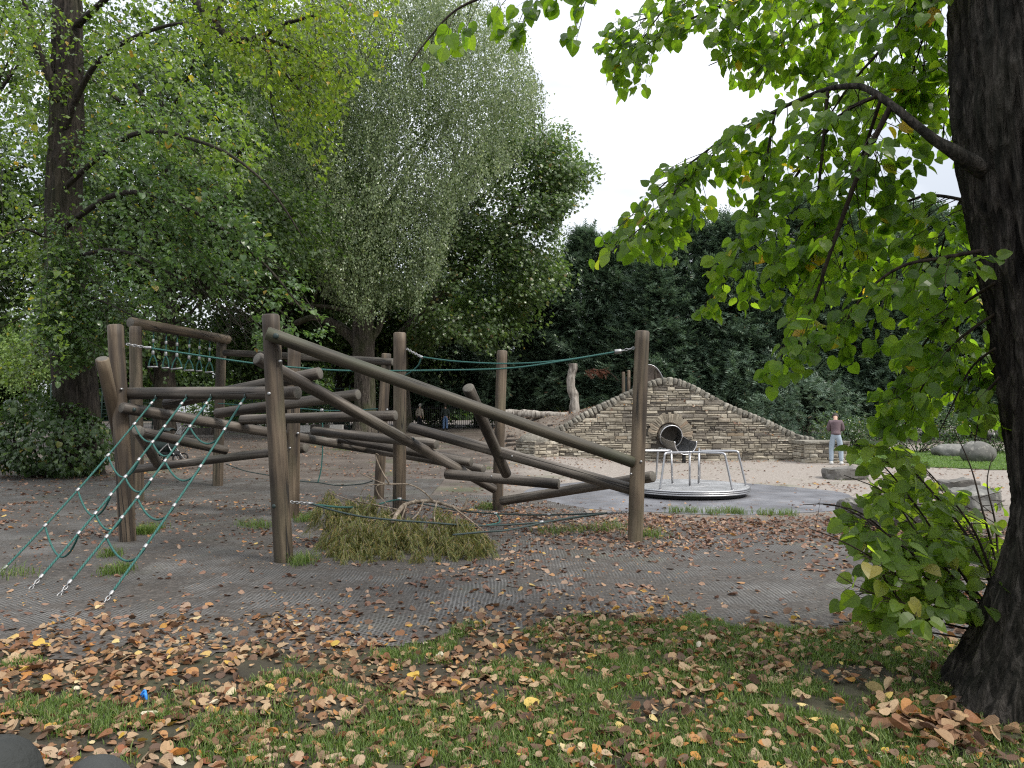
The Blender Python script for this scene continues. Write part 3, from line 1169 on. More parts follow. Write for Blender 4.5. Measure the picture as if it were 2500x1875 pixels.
def pier(cx, cy, w, dp, h, rot, base, cap):
    co, si = math.cos(rot), math.sin(rot)
    cb = Buf()
    box_np(cb, (cx, cy, (h + base) / 2 - .05), (w - .07, dp - .07, h - base - .1), rot)
    cb.build('core', M['core'], wall, False)
    for side in range(4):
        a = rot + side * math.pi / 2
        L = w if side % 2 == 0 else dp
        off = (dp if side % 2 == 0 else w) / 2
        z = base
        if side == 2:
            continue
        while z < h - .02:
            hs = RN.uniform(.07, .13)
            hs = min(hs, h - z)
            if hs < .04:
                break
            x = -L / 2
            while x < L / 2 - .01:
                ws = min(RN.uniform(.16, .42), L / 2 - x)
                if L / 2 - x - ws < .08:
                    ws = L / 2 - x
                V, T, Q = stone_shape(ws - .012, hs - .012, .08)
                V = V + np.array([x + ws / 2, -off + RN.uniform(-.015, .01), z + hs / 2])
                P = np.stack([cx + V[:, 0] * math.cos(a) - V[:, 1] * math.sin(a), cy + V[:, 0] * math.sin(a) + V[:, 1] * math.cos(a), V[:, 2]], -1)
                Buf().add(P, T, Q).build('pier_stone', M['stone'], wall, False)
                x += ws
            z += hs
    if cap == 'slab':
        for q in range(3):
            V, T, Q = stone_shape(w / 3 + .03, .10, dp + .12, .008, .02)
            V = V + np.array([-w / 3 + q * w / 3, -dp / 2 - .06, h + .045])
            P = np.stack([cx + V[:, 0] * co - V[:, 1] * si, cy + V[:, 0] * si + V[:, 1] * co, V[:, 2]], -1)
            b = Buf().add(P, T, np.concatenate([Q, [[0, 3, 2, 1]]]))
            b.build('cap_stone', M['coping'], wall, False)


pier(S2x(1311, 23.75), 23.85, 1.05, 1.0, S2z(1076, 23.4), math.radians(38), -.1, None)
pier(S2x(2010, 22.9), 23.2, 1.42, .95, S2z(1084, 22.7), 0.0, -.1, 'slab')
bm = bmesh.new()
bmesh.ops.create_icosphere(bm, subdivisions=3, radius=.5)
for v in bm.verts:
    k_ = 1 + .10 * float(vnoise([v.co], 3, 77)[0])
    v.co = Vector((v.co.x * 1.05 * k_, v.co.y * .8 * k_, v.co.z * .62 * k_))
me = bpy.data.meshes.new('end_stone')
bm.to_mesh(me)
bm.free()
put('end_stone', me, wall, None, M['coping'], Matrix.Translation((S2x(1302), 23.9, S2z(1078, 23.8))))
bm = bmesh.new()

# ------------------------------------------------------------------ the slide through the wall
slide = thing('tube_slide', 'stainless steel tube slide coming out of the arch in the stone wall', 'slide', (AX + .2, 23.0, 0))
axp = smooth_path([(AX - .05, WY + 1.6, AZ + .75), (AX - .02, WY + .35, AZ + .06), (AX, WY - .12, AZ - .03), (AX + .10, WY - .7, AZ - .16), (AX + .24, WY - 1.25, AZ - .20)], 40)
T_, N_, B_ = frames(axp)
sb = Buf()
NS = 40
rt = .385
Vt, rows = [], []
for q, p in enumerate(axp):
    yq = p[1]
    t = T_[q]
    side = np.cross(t, [0, 0, 1.0])
    side /= np.linalg.norm(side)
    up = np.cross(side, t)
    full = yq > WY - .24
    if full:
        a0, a1 = math.radians(-90), math.radians(270)
    else:
        dr = (WY - .24 - yq)
        cut = math.radians(4)
        a0, a1 = math.radians(90) + math.radians(86) , math.radians(450) - math.radians(86)
    row = []
    for m_ in range(NS + 1):
        a = a0 + (a1 - a0) * m_ / NS
        if full:
            row.append(p + rt * (math.cos(a) * side + math.sin(a) * up))
        else:
            row.append(p + rt * (math.cos(a) * side + math.sin(a) * up) * (1.0 if math.sin(a) < 0 else 1))
    rows.append((full, row))
# closed tube part
fr = [r for f, r in rows if f]
tr = [r for f, r in rows if not f]
for grp, nm in ((fr, 'tube'), (tr, 'chute')):
    m_ = len(grp)
    V = np.array(grp).reshape(-1, 3)
    Q = [(i * (NS + 1) + j, i * (NS + 1) + j + 1, (i + 1) * (NS + 1) + j + 1, (i + 1) * (NS + 1) + j) for i in range(m_ - 1) for j in range(NS)]
    ob = put(nm, mesh_np(nm, V, [np.array(Q)]), slide, None, M['steel_dark'])
    md = ob.modifiers.new('thick', 'SOLIDIFY')
    md.thickness = .012
    md.offset = 0
# rolled bright rim: round the hood, down its sides and along the chute
hood = fr[-1]
rimpts = [hood[m_] for m_ in range(NS + 1) if hood[m_][2] > axp[len(fr) - 1][2] - .06]
hc = axp[len(fr) - 1]
rimpts = sorted(rimpts, key=lambda p: (math.atan2(p[2] - hc[2], p[0] - hc[0]) + math.pi / 2) % (2 * math.pi))
rb = Buf()
tube(rb, rimpts, .016, 8)
tube(rb, [r[0] for r in tr], .014, 8)
tube(rb, [r[-1] for r in tr], .014, 8)
tube(rb, tr[-1], .016, 8)
rb.build('rim', M['bright_steel'], slide)
fb = Buf()
tube(fb, [(axp[-4][0], axp[-4][1], -.05), (axp[-4][0], axp[-4][1], axp[-4][2] - rt + .01)], .06, 10)
fb.build('foot', M['iron'], slide)

# top entry of the slide on the mound
ent = thing('slide_entrance', 'steel funnel hood of the slide showing over the top of the stone wall', 'slide hood', (S2x(1578, 26.5), 26.5, 2.3))
eb = Buf()
c0 = at(1578, 958, 26.6)
prev = []
for q in range(9):
    f = q / 8
    rr = .58 - .12 * f
    zc = c0.z + .05
    prev.append([(c0.x + rr * math.cos(a) * (1 - .25 * f) , c0.y - .5 + 1.0 * f, zc + (rr + .38 * (1 - f)) * max(math.sin(a), -.1)) for a in np.linspace(0, math.pi, 21)])
V = np.array(prev).reshape(-1, 3)
eb.add(V, None, [(i * 21 + j, i * 21 + j + 1, (i + 1) * 21 + j + 1, (i + 1) * 21 + j) for i in range(8) for j in range(20)])
o = eb.build('hood', M['steel'], ent)
o.modifiers.new('thick', 'SOLIDIFY').thickness = .02
rail = thing('platform_railing', 'short timber railing posts with a dark infill panel beside the slide hood', 'railing', (at(1528, 960, 26.2).x, 26.2, 2.2))
for sx, top, bot in ((1522, 908, 968), (1535, 904, 966), (1601, 904, 940)):
    p0, p1 = at(sx, bot, 26.2), at(sx, top, 26.2)
    b = Buf()
    tube(b, [p0 - Vector((0, 0, .4)), p0, p1 - Vector((0, 0, .03)), p1], [.062, .062, .062, .052], 12)
    b.build('post', M['post'], rail)
b = Buf()
p0, p1 = at(1525, 964, 26.2), at(1532, 920, 26.2)
box_np(b, ((p0.x + p1.x) / 2, 26.25, (p0.z + p1.z) / 2), (p1.x - p0.x + .06, .03, p1.z - p0.z))
b.build('panel', M['cap'], rail, False)

# ------------------------------------------------------------------ steps, log edge and old trunk on the mound
for n, (sx0, sx1, sy, d, lb) in enumerate([
        (1236, 1284, 1083, 25.0, 'lowest dark sleeper step beside the low end of the stone wall'),
        (1234, 1290, 1073, 25.35, 'second dark sleeper step up from the ground beside the stone wall'),
        (1238, 1280, 1064, 25.7, 'third dark sleeper step up from the ground, short and half buried'),
        (1337, 1375, 1037, 25.9, 'fourth dark sleeper step climbing beside the wall coping'),
        (1347, 1390, 1027, 26.3, 'fifth dark sleeper step climbing beside the wall coping'),
        (1366, 1404, 1018, 26.7, 'sixth dark sleeper step climbing beside the wall coping'),
        (1388, 1420, 1011, 27.1, 'topmost dark sleeper step close to the weathered trunk')]):
    a, b_ = at(sx0, sy, d), at(sx1, sy, d)
    bb = Buf()
    box_np(bb, (0, 0, 0), (b_.x - a.x, .24, .14), 0, .008)
    o = put('timber_step', bb.mesh('timber_step', False), None, None, M['sleeper'], Matrix.Translation(((a.x + b_.x) / 2, d, (a.z + b_.z) / 2 - .06)))
    tag(o, lb, 'step', 'sleeper steps up the mound')

b = Buf()
P = smooth_path([at(1180, 1009, 27.4), at(1235, 1010, 27.2), at(1300, 1012, 27.0), at(1345, 1014, 26.9), at(1385, 1013, 26.9)], 30)
tube(b, P, [.13, .17, .16, .14, .10], 16, True, .25, 4)
tag(b.build('fallen_log', M['weathered']), 'long grey weathered log lying along the edge of the mound', 'log')
b = Buf()
P = smooth_path([at(1402, 1012, 27.4), at(1402, 985, 27.4), at(1400, 965, 27.4), at(1394, 945, 27.4), at(1395, 915, 27.4), at(1399, 900, 27.4), at(1399, 888, 27.4)], 40)
tube(b, P, [.21, .18, .18, .175, .155, .16, .165], 20, True, .22, 8)
tag(b.build('trunk_post', M['weathered']), 'upright crooked grey tree trunk standing bare on the mound', 'trunk')

# ------------------------------------------------------------------ fences and edgings far behind
fence = thing('iron_fence', 'black iron railing fence in front of the dark hedge behind the playground', 'fence', (-4, 46, .7))
b = Buf()
for x in np.arange(-16, 30, .13):
    z0 = ghs(x, 46.0)
    box_np(b, (x, 46.0, z0 + .72), (.03, .03, 1.5))
b.build('bars', M['iron'], fence, False, 'stuff')
for zz in (.18, 1.3):
    b = Buf()
    for x in np.arange(-16, 30, 2.0):
        z0 = (ghs(x, 46.0) + ghs(x + 2.0, 46.0)) / 2
        box_np(b, (x + 1.0, 46.0, z0 + zz), (2.0, .05, .05))
    b.build('rail', M['iron'], fence, False)
mf = thing('mesh_fence', 'green wire mesh fence behind the trees and the pram', 'fence', (-17, 39, .5))
b = Buf()
for zz in np.arange(.1, 2.7, .2):
    tube(b, [(-26, 40, .45 + zz), (-9.5, 41.5, .5 + zz)], .012, 4, False)
for x in np.arange(-26, -9.5, .12):
    y = 40 + 1.5 * (x + 26) / 16.5
    tube(b, [(x, y, .45), (x, y, 3.1)], .006, 3, False)
b.build('mesh_panel', M['fence_green'], mf, False, 'stuff')
for x in np.arange(-26, -9, 2.75):
    b = Buf()
    tube(b, [(x, 40 + 1.5 * (x + 26) / 16.5, .3), (x, 40 + 1.5 * (x + 26) / 16.5, 3.2)], .035, 8)
    b.build('post', M['fence_green'], mf)
for n, (s0, s1, sy, mt) in enumerate([(430, 448, 1046, 0), (452, 520, 1048, 1), (698, 733, 1044, 1), (733, 760, 1042, 0), (760, 806, 1040, 1), (806, 838, 1040, 0)]):
    a, b_ = at(s0, sy, 35), at(s1, sy, 35)
    bb = Buf()
    box_np(bb, (0, 0, 0), (b_.x - a.x - .03, .3, .34), 0, .01)
    o = put('edging_block', bb.mesh('edging_block', False), None, None, M['sleeper'] if mt else M['concrete'], Matrix.Translation(((a.x + b_.x) / 2, 35, (a.z + b_.z) / 2 - .1)))
    tag(o, ['pale concrete block at the end of the timber edging near the pram', 'long dark timber edging block behind the pram',
            'dark timber edging block just past the tall log frame', 'pale concrete block between two dark timbers', 'dark timber edging block in the middle of the low edging',
            'pale concrete block at the foot of the old tree'][n], 'edging', 'low edging under the trees')


# ------------------------------------------------------------------ the climbing frame
frame = thing('climbing_frame', 'big timber climbing frame of round upright posts and criss-crossing logs on the rubber mat', 'climbing frame', (-1.5, 10, 0))


def log(name, A, B, ra, rb, mat, emat, parent, bev=.012, sides=20):
    A, B = Vector(A), Vector(B)
    L = (B - A).length
    n = max(int(L / .12), 4)
    zs = np.concatenate([[0, bev], np.linspace(bev, L - bev, n)[1:-1], [L - bev, L]])
    rr = np.interp(zs, [0, L], [ra, rb])
    rr[0] -= bev
    rr[-1] -= bev
    a = np.linspace(0, 2 * np.pi, sides, endpoint=False)
    sd = RN.randint(0, 999)
    V = np.stack(np.broadcast_arrays(np.cos(a)[None], np.sin(a)[None], zs[:, None]), -1).astype(float)
    w = vnoise(np.stack([V[..., 0] * .8, V[..., 1] * .8, V[..., 2] * 1.6], -1).reshape(-1, 3) + sd, 1.0, sd).reshape(V.shape[:2])
    V[..., :2] *= (rr[:, None] * (1 + .045 * w))[..., None]
    bow = np.sin(zs / L * np.pi) * L * .0012 * RN.choice([-1, 1])
    V[..., 0] += bow[:, None]
    m = len(zs)
    V = V.reshape(-1, 3)
    i, j = np.meshgrid(np.arange(m - 1), np.arange(sides), indexing='ij')
    k = (j + 1) % sides
    Q = np.stack([i * sides + j, i * sides + k, (i + 1) * sides + k, (i + 1) * sides + j], -1).reshape(-1, 4)
    V = np.concatenate([V, [[0, 0, 0], [0, 0, L]]])
    c0, c1 = len(V) - 2, len(V) - 1
    jj = np.arange(sides)
    kk = (jj + 1) % sides
    T = np.concatenate([np.stack([np.full(sides, c0), kk, jj], -1), np.stack([np.full(sides, c1), (m - 1) * sides + jj, (m - 1) * sides + kk], -1)])
    mi = np.concatenate([np.ones(len(T), int), np.zeros(len(Q), int)])
    me = mesh_np(name, V, [T, Q], None, True, (mat, emat), mi)
    mw = Matrix.Translation(A) @ (B - A).to_track_quat('Z', 'X').to_matrix().to_4x4()
    return put(name, me, parent, None, None, mw)


def bolt(parent, p, r=.016, mat=None, nrm=(0, -1, 0)):
    b = Buf()
    n = Vector(nrm).normalized()
    p = Vector(p)
    tube(b, [p + n * -.02, p + n * .002, p + n * .009, p + n * .013], [r, r, r * .8, r * .35], 12)
    return b.build('bolt', mat or M['zinc'], parent)


posts = {}
for nm, tx, ty, bx, by, d, r in [
        ('P1', 281.4, 793, 313.8, 1323, 9.05, .096), ('P2', 660.8, 768, 695.7, 1372.5, 7.79, .098), ('P3', 1568.8, 808, 1549.5, 1317.8, 9.14, .093),
        ('P4', 976, 812, 974, 1267, 11.0, .099), ('P5', 1226, 856, 1214.4, 1248, 11.77, .088), ('P6', 331, 797, 337, 1222, 13.1, .108),
        ('P7', 541, 833, 531.5, 1187, 15.6, .106), ('P8', 718, 846, 714, 1262, 11.05, .098), ('P9', 943.5, 863, 924.5, 1217, 13.5, .092)]:
    top, bot = at(tx, ty, d), at(bx, by, d)
    bot.z = ghs(bot.x, bot.y) - .12
    posts[nm] = log('post', bot, top, r * 1.04, r * .97, M['post'], M['post_end'], frame, .016, 24)

LG = [  # name, start (sx, sy, d), end, r0, r1, wood
    ('L1', (650, 813, 7.60), (1545, 1129, 9.10), .074, .073, 'log_green'),
    ('L2', (627, 874, 8.03), (1206, 1194, 11.55), .076, .072, 'log'),
    ('L3', (292, 961, 9.22), (728, 960, 7.98), .077, .074, 'log'),
    ('L4', (296, 995, 8.86), (956, 1107, 13.30), .072, .074, 'log'),
    ('L5', (327, 1145, 12.88), (747, 1093.5, 11.28), .072, .073, 'log'),
    ('L6', (336, 1050, 10.35), (386, 1134, 12.0), .078, .076, 'log'),
    ('L6b', (345, 1055, 10.35), (552, 1100, 11.78), .076, .072, 'log'),
    ('L8', (249.5, 875, 8.65), (296, 1092, 9.30), .077, .075, 'post'),
    ('L9', (404, 987, 9.28), (782, 911, 8.60), .073, .075, 'log'),
    ('L11', (529, 1009, 10.00), (875, 963, 9.12), .073, .073, 'log'),
    ('L12', (589, 1025, 10.38), (967, 1015, 9.62), .072, .073, 'log'),
    ('L13', (766, 1052, 11.5), (1066, 1084, 10.3), .073, .073, 'log'),
    ('L14', (830, 1071, 12.05), (1151, 1128, 10.80), .073, .074, 'log'),
    ('L15', (900, 1096, 12.6), (1181, 1145, 11.2), .073, .073, 'log'),
    ('L7', (1000, 1043, 10.0), (1546, 1196, 9.22), .074, .076, 'log'),
    ('L16', (1143, 946, 8.66), (1237, 1158, 10.05), .075, .073, 'log'),
    ('L17', (1088, 1157, 10.55), (1365, 1182, 9.95), .073, .073, 'log'),
    ('L18', (1226, 1223, 11.6), (1595, 1163, 9.32), .074, .073, 'log'),
    ('L19', (548, 861, 15.45), (960, 884, 13.35), .072, .070, 'log'),
    ('beam', (318, 790, 13.05), (557, 829, 15.65), .100, .098, 'post')]
logs, LA = {}, {}
for nm, a, b_, r0, r1, mt in LG:
    A, B = at(*a), at(*b_)
    if nm == 'beam':
        A.z += .02
    logs[nm] = log('beam' if nm == 'beam' else 'log', A, B, r0, r1, M[mt], M['log_end'], frame)
    LA[nm] = (A, B)


def log_d(nm, sx):
    A, B = LA[nm]
    (x0, x1), _, _ = proj([A, B])
    f = (sx - x0) / (x1 - x0)
    w = f / B.y / ((1 - f) / A.y + f / B.y)
    return A.y + (B.y - A.y) * w


for nm, sx, sy, off, r, mt in [('L1', 673, 820, .074, .030, 'cap'), ('L4', 326, 1000, .072, .026, 'cap'), ('L2', 1008, 1072, .073, .024, 'cap'),
                               ('L6b', 388, 1057, .076, .02, 'cap'), ('L7', 1250, 1114, .075, .014, 'zinc'), ('L17', 1200, 1163, .073, .014, 'zinc')]:
    bolt(logs[nm], at(sx, sy, log_d(nm, sx) - off), r, M[mt])
for nm, sx, sy, d, r in [('P2', 684, 882, 7.70, .018), ('P2', 657, 961, 7.695, .02), ('P2', 669, 1236, 7.70, .024), ('P3', 1565, 1127, 9.05, .017), ('P3', 1541, 1157, 9.06, .015),
                         ('P8', 727, 1058, 10.96, .02), ('P8', 708, 1094, 10.955, .02), ('P9', 945, 1000, 13.41, .02), ('P1', 296, 950, 8.96, .016), ('P1', 273, 962, 8.975, .018)]:
    bolt(posts[nm], at(sx, sy, d), r, M['cap'] if (nm, sy) == ('P2', 1236) else M['zinc'])

# ------------------------------------------------------------------ ropes
RS = 8


def chain(A, B, name, parent, link=.052, r=.0065):
    A, B = np.array(tuple(A)), np.array(tuple(B))
    L = np.linalg.norm(B - A)
    n = max(int(L / (link * .72)), 1)
    t = (B - A) / L
    s = np.cross(t, [0, 0, 1.0])
    s /= np.linalg.norm(s)
    u = np.cross(s, t)
    b = Buf()
    for q in range(n):
        c = A + t * L * (q + .5) / n
        w = s if q % 2 else u
        w = unit(w + .5 * (u if q % 2 else -s))
        P = [c + t * math.cos(a) * link * .5 + w * math.sin(a) * link * .28 for a in np.linspace(0, 2 * math.pi, 11)]
        tube(b, P, r, 5, False)
    return b.build(name, M['zinc'], parent, True, 'stuff')


def ferrule(p, t, parent, r=.022, l=.055):
    p, t = np.array(tuple(p)), unit(np.array(tuple(t)))
    b = Buf()
    tube(b, [p - t * l / 2, p - t * (l / 2 - .006), p + t * (l / 2 - .006), p + t * l / 2], [r * .85, r, r, r * .85], 12)
    return b.build('ferrule', M['zinc'], parent)


def rope(P, parent, r=.0095, name='rope', mat='rope', n=40):
    b = Buf()
    tube(b, smooth_path(P, n), r, RS)
    return b.build(name, M[mat], parent)


net = thing('scramble_net', 'slanting green rope net with metal ferrules, chained to the ground', 'rope net', (-3.6, 7.5, 0))
c0 = lambda x, y: (x * .28268, 1050 + y * .28268)
cA = lambda x, y: (200 + x * .28268, 720 + y * .28268)
cB = lambda x, y: (600 + x * .28268, 720 + y * .28268)
cC = lambda x, y: (1000 + x * .28268, 760 + y * .28268)
net_ropes = [
    (cA(640, 888), c0(50, 1185), c0(0, 1237), [cA(612, 945), cA(480, 1135), c0(970, 248), c0(708, 547), c0(415, 847), c0(50, 1185)]),
    (cA(903, 884), c0(372, 1277), c0(255, 1382), [cA(875, 950), cA(745, 1160), c0(1362, 137), c0(1247, 292), c0(1138, 448), c0(1005, 600), c0(877, 762), c0(715, 918), c0(372, 1277)]),
    (cA(1116, 880), c0(617, 1322), c0(498, 1442), [cA(1090, 948), cA(967, 1160), c0(1570, 157), c0(1483, 307), c0(1358, 470), c0(1250, 630), c0(1107, 797), c0(972, 962), c0(617, 1322)]),
    (cA(1409, 882), c0(972, 1412), c0(898, 1498), [cA(1378, 948), cA(1238, 1165), c0(1747, 325), c0(1525, 665), c0(1277, 1017), c0(972, 1412)])]
fer = {}
for n, (tp, fe, ce, fs) in enumerate(net_ropes):
    A = at(*tp, log_d('L3', tp[0]) - .092)
    g = on_ground(*ce)
    # eye bolt on the log
    b = Buf()
    ctr = np.array(tuple(A))
    tube(b, [ctr + np.array([.0, math.cos(a) * .02, math.sin(a) * .032]) + np.array([0, -.005, 0]) for a in np.linspace(0, 2 * math.pi, 15)], .008, 6, False)
    tube(b, [ctr + np.array([0, .10, 0]), ctr], .010, 8)
    b.build('eye_bolt', M['cap'], net)
    line = lambda t: A + (g - A) * t
    ts = np.linspace(0, 1, 4000)
    LP = np.array([tuple(line(t)) for t in ts]) - np.array([0, 0, .05])[None] * np.sin(ts * np.pi)[:, None]
    px, py, _ = proj(LP)
    iend = int(np.argmin((px - fe[0]) ** 2 + (py - fe[1]) ** 2))
    P = LP[:iend:40]
    b = Buf()
    tube(b, P, .0115, RS)
    b.build('rope', M['rope'], net)
    chain(LP[iend], LP[-1], 'chain', net, .05, .006)
    for q, f in enumerate(fs):
        k_ = int(np.argmin((px - f[0]) ** 2 + (py - f[1]) ** 2))
        fer[(n, q)] = LP[k_]
        ferrule(LP[k_], LP[min(k_ + 9, 3999)] - LP[max(k_ - 9, 0)], net, .018, .045)
for a, b_ in [((0, 1), (1, 1)), ((0, 2), (1, 3)), ((0, 3), (1, 5)), ((0, 4), (1, 7)), ((1, 2), (2, 2)), ((1, 4), (2, 4)), ((1, 6), (2, 6)),
              ((2, 1), (3, 1)), ((2, 3), (3, 2)), ((2, 5), (3, 3)), ((2, 7), (3, 4))]:
    p, q = fer[a], fer[b_]
    L = np.linalg.norm(q - p)
    t = np.linspace(0, 1, 18)
    P = p + (q - p) * t[:, None]
    P[:, 2] -= 4 * t * (1 - t) * L * .30 + .012
    bb = Buf()
    tube(bb, P, .0105, RS)
    bb.build('rung_rope', M['rope_dark'] if False else M['rope'], net)

# swinging handles under the high beam
where = ['first from the tall corner post', 'second from the tall corner post', 'third one, its bar tilted', 'fourth one, with the lowest wide bar', 'fifth one, turned edge on', 'last one, closest to the far post']
for n, (x, y, yt, yb, w, ang) in enumerate([(620, 335, 500, 622, 75, .1), (730, 350, 510, 630, 48, .8), (825, 365, 520, 637, 85, -.3), (930, 380, 540, 652, 80, .05), (1018, 395, 548, 655, 38, 1.1), (1105, 415, 560, 667, 60, .6)]):
    s = cA(x, y)
    A, B = LA['beam']
    d = log_d('beam', s[0])
    f = (d - A.y) / (B.y - A.y)
    top = A + (B - A) * f - Vector((0, 0, .105))
    zt = at(*cA(x, yt), d).z
    zb = at(*cA(x, yb), d).z
    h = thing('swing_handle', 'green rope triangle handle under the high beam, ' + where[n], 'handle', tuple(top), 'rope handles under the high beam')
    b = Buf()
    tube(b, [top + Vector((0, math.cos(a) * .018, -.015 + math.sin(a) * .035)) for a in np.linspace(0, 2 * math.pi, 13)], .010, 6, False)
    b.build('shackle', M['cap'], h)
    rope([top - Vector((0, 0, .03)), Vector((top.x, top.y, (top.z + zt) / 2)), Vector((top.x, top.y, zt))], h, .013, 'rope', 'rope', 8)
    ferrule((top.x, top.y, top.z - .17), (0, 0, 1), h, .024, .07)
    ferrule((top.x, top.y, zt), (0, 0, 1), h, .026, .08)
    hw = (.088, .06, .10, .095, .05, .075)[n]
    dv = Vector((1, .1 * (n % 3 - 1), 0)).normalized() + Vector((0, 0, (0, 0, .12, 0, 0, .03)[n]))
    c = Vector((top.x, top.y, zt - .03))
    L_, R_ = Vector((top.x, top.y, zb)) - dv * hw, Vector((top.x, top.y, zb)) + dv * hw
    rope([c, c.lerp(L_, .5) - dv * .02, L_], h, .013, 'loop', 'rope', 12)
    rope([c, c.lerp(R_, .5) + dv * .02, R_], h, .013, 'loop', 'rope', 12)
    b = Buf()
    tube(b, [L_ - dv * .01, R_ + dv * .01], .019, 10)
    b.build('grip', M['zinc'], h)

# the high hand rope between three posts
hr = thing('hand_rope', 'green hand rope chained high between the tall timber posts', 'rope', (0, 9.2, 2.2))
p1 = at(*cA(385, 425), 9.02)
p1b = at(*cA(575, 457), 9.03)
chain(p1, p1b, 'chain', hr)
ferrule(p1b, (1, 0, 0), hr, .02, .07)
p3 = at(*cC(1945, 316), 9.12)
p3b = at(*cC(1800, 347), 9.2)
chain(p3, p3b, 'chain', hr)
ferrule(p3b, (1, 0, .1), hr, .03, .09)
rope([p1b, at(*cA(1460, 588), 9.1), at(*cB(500, 632), 9.15), at(*cB(915, 655), 9.2), at(*cB(1600, 652), 9.25), at(*cC(850, 492), 9.25), at(*cC(1300, 432), 9.22), p3b], hr, .011, 'rope', 'rope', 60)
p4 = at(*cB(1387, 465), 10.95)
p4b = at(*cB(1515, 535), 10.7)
chain(p4, p4b, 'chain', hr)
ferrule(p4b, p4b - p4, hr, .022, .07)
rope([p4b, at(*cC(400, 432), 10.3), at(*cC(850, 452), 9.95), at(*cC(1300, 425), 9.6), p3b], hr, .011, 'rope', 'rope', 40)
rope([p4b, at(*cB(1495, 600), 10.72), at(*cB(1440, 655), 10.78), at(*cB(1385, 690), 10.9), at(*cB(1340, 715), 11.15)], hr, .011, 'rope', 'rope', 24)

# the low balance rope
lr = thing('balance_rope', 'dark slack balance ropes strung low between the post feet behind the fallen branch', 'rope', (.5, 9.5, .3))
c5 = lambda x, y: (625 + x * .28268, 1050 + y * .28268)
cD = lambda x, y: (1240 + x * .28268, 850 + y * .28268)
q2 = at(*c5(300, 622), 7.82)
q2b = at(*c5(470, 636), 8.1)
chain(q2, q2b, 'chain', lr)
ferrule(q2b, q2b - q2, lr, .02, .07)
q4 = at(*c5(1240, 598), 10.85)
rope([q2b, at(*c5(560, 650), 8.25), at(*c5(800, 668), 8.8), at(*c5(1050, 640), 9.9), at(*c5(1150, 615), 10.4), q4], lr, .012)
ferrule(q4, (1, 0, 0), lr, .03, .06)
q3 = at(*cD(1040, 1417), 9.1)
q3b = at(*cD(880, 1423), 9.35)
chain(q3, q3b, 'chain', lr)
ferrule(q3b, (1, .3, 0), lr, .022, .08)
rope([q4, at(*c5(1540, 658), 10.5), at(*c5(1750, 695), 10.3), at(*c5(2070, 722), 10.0), at(*cD(350, 1440), 9.7), q3b], lr, .011, 'rope', 'rope_dark')
ferrule(at(*c5(2070, 722), 10.0), (1, 0, 0), lr, .022, .05)
ferrule(at(*cD(355, 1440), 9.7), (1, 0, 0), lr, .022, .05)
rope([q3b, at(*cD(600, 1462), 9.2), at(*cD(290, 1503), 8.9), at(*c5(1980, 825), 8.7), at(*c5(1500, 800), 8.3), at(*c5(900, 745), 8.1), q2b], lr, .011, 'rope', 'rope_dark')
rope([q3b, at(*cD(600, 1455), 9.1), at(*cD(300, 1508), 8.6), at(*cD(0, 1572), 8.2), at(*c5(1990, 878), 8.1), at(*c5(1700, 905), 7.9)], lr, .011, 'rope', 'rope_dark')
ferrule(at(*cD(290, 1503), 8.88), (1, 0, .1), lr, .022, .05)
rope([at(*c5(2070, 722), 10.0), at(*c5(2100, 760), 9.8), at(*c5(2095, 800), 9.3), at(*c5(1990, 822), 8.75)], lr, .011, 'rope', 'rope', 20)
# the slack line behind
sl = thing('slack_rope', 'thin dark slack rope with a hanging green rope between the back posts', 'rope', (-3, 14.2, .4))
rope([at(552, 1133, 15.4), at(600, 1150, 15.0), at(661, 1161, 14.7), at(730, 1174, 14.4), at(776, 1178, 14.2), at(823, 1185, 14.0), at(880, 1182, 13.8), at(910, 1174, 13.6)], sl, .011, 'rope', 'rope_dark')
rope([at(532, 985, 15.4), at(738, 998, 14.6), at(785, 1002, 14.4), at(850, 1002, 14.0), at(922, 998, 13.6)], sl, .011)
rope([at(786, 1002, 14.35), at(788, 1060, 14.3), at(787, 1110, 14.3), at(783, 1150, 14.25), at(776, 1178, 14.2)], sl, .013)
ferrule(at(786, 1002, 14.35), (1, 0, 0), sl, .035, .06)

# ------------------------------------------------------------------ the roundabout
RX, RY = S2x(1675, 14.2), 14.2
rg = ghs(RX, RY)
ra_ = thing('roundabout', 'grey metal roundabout with curved steel handrails on the blue-grey safety surface', 'roundabout', (RX, RY, rg))
Rr = 147 * 14.2 / FPX


def disc(buf, r, z0, z1, n=96, bev=.008):
    a = np.linspace(0, 2 * np.pi, n, endpoint=False)
    pr = [(0, z1), (r * .5, z1), (r - bev, z1), (r, z1 - bev), (r, z0 + bev), (r - bev, z0), (0, z0)]
    V = np.array([[(RX + p * math.cos(t), RY + p * math.sin(t), rg + z) for t in a] for p, z in pr]).reshape(-1, 3)
    Q = [(i * n + j, (i + 1) * n + j, (i + 1) * n + (j + 1) % n, i * n + (j + 1) % n) for i in range(len(pr) - 1) for j in range(n)]
    buf.add(V, None, Q)


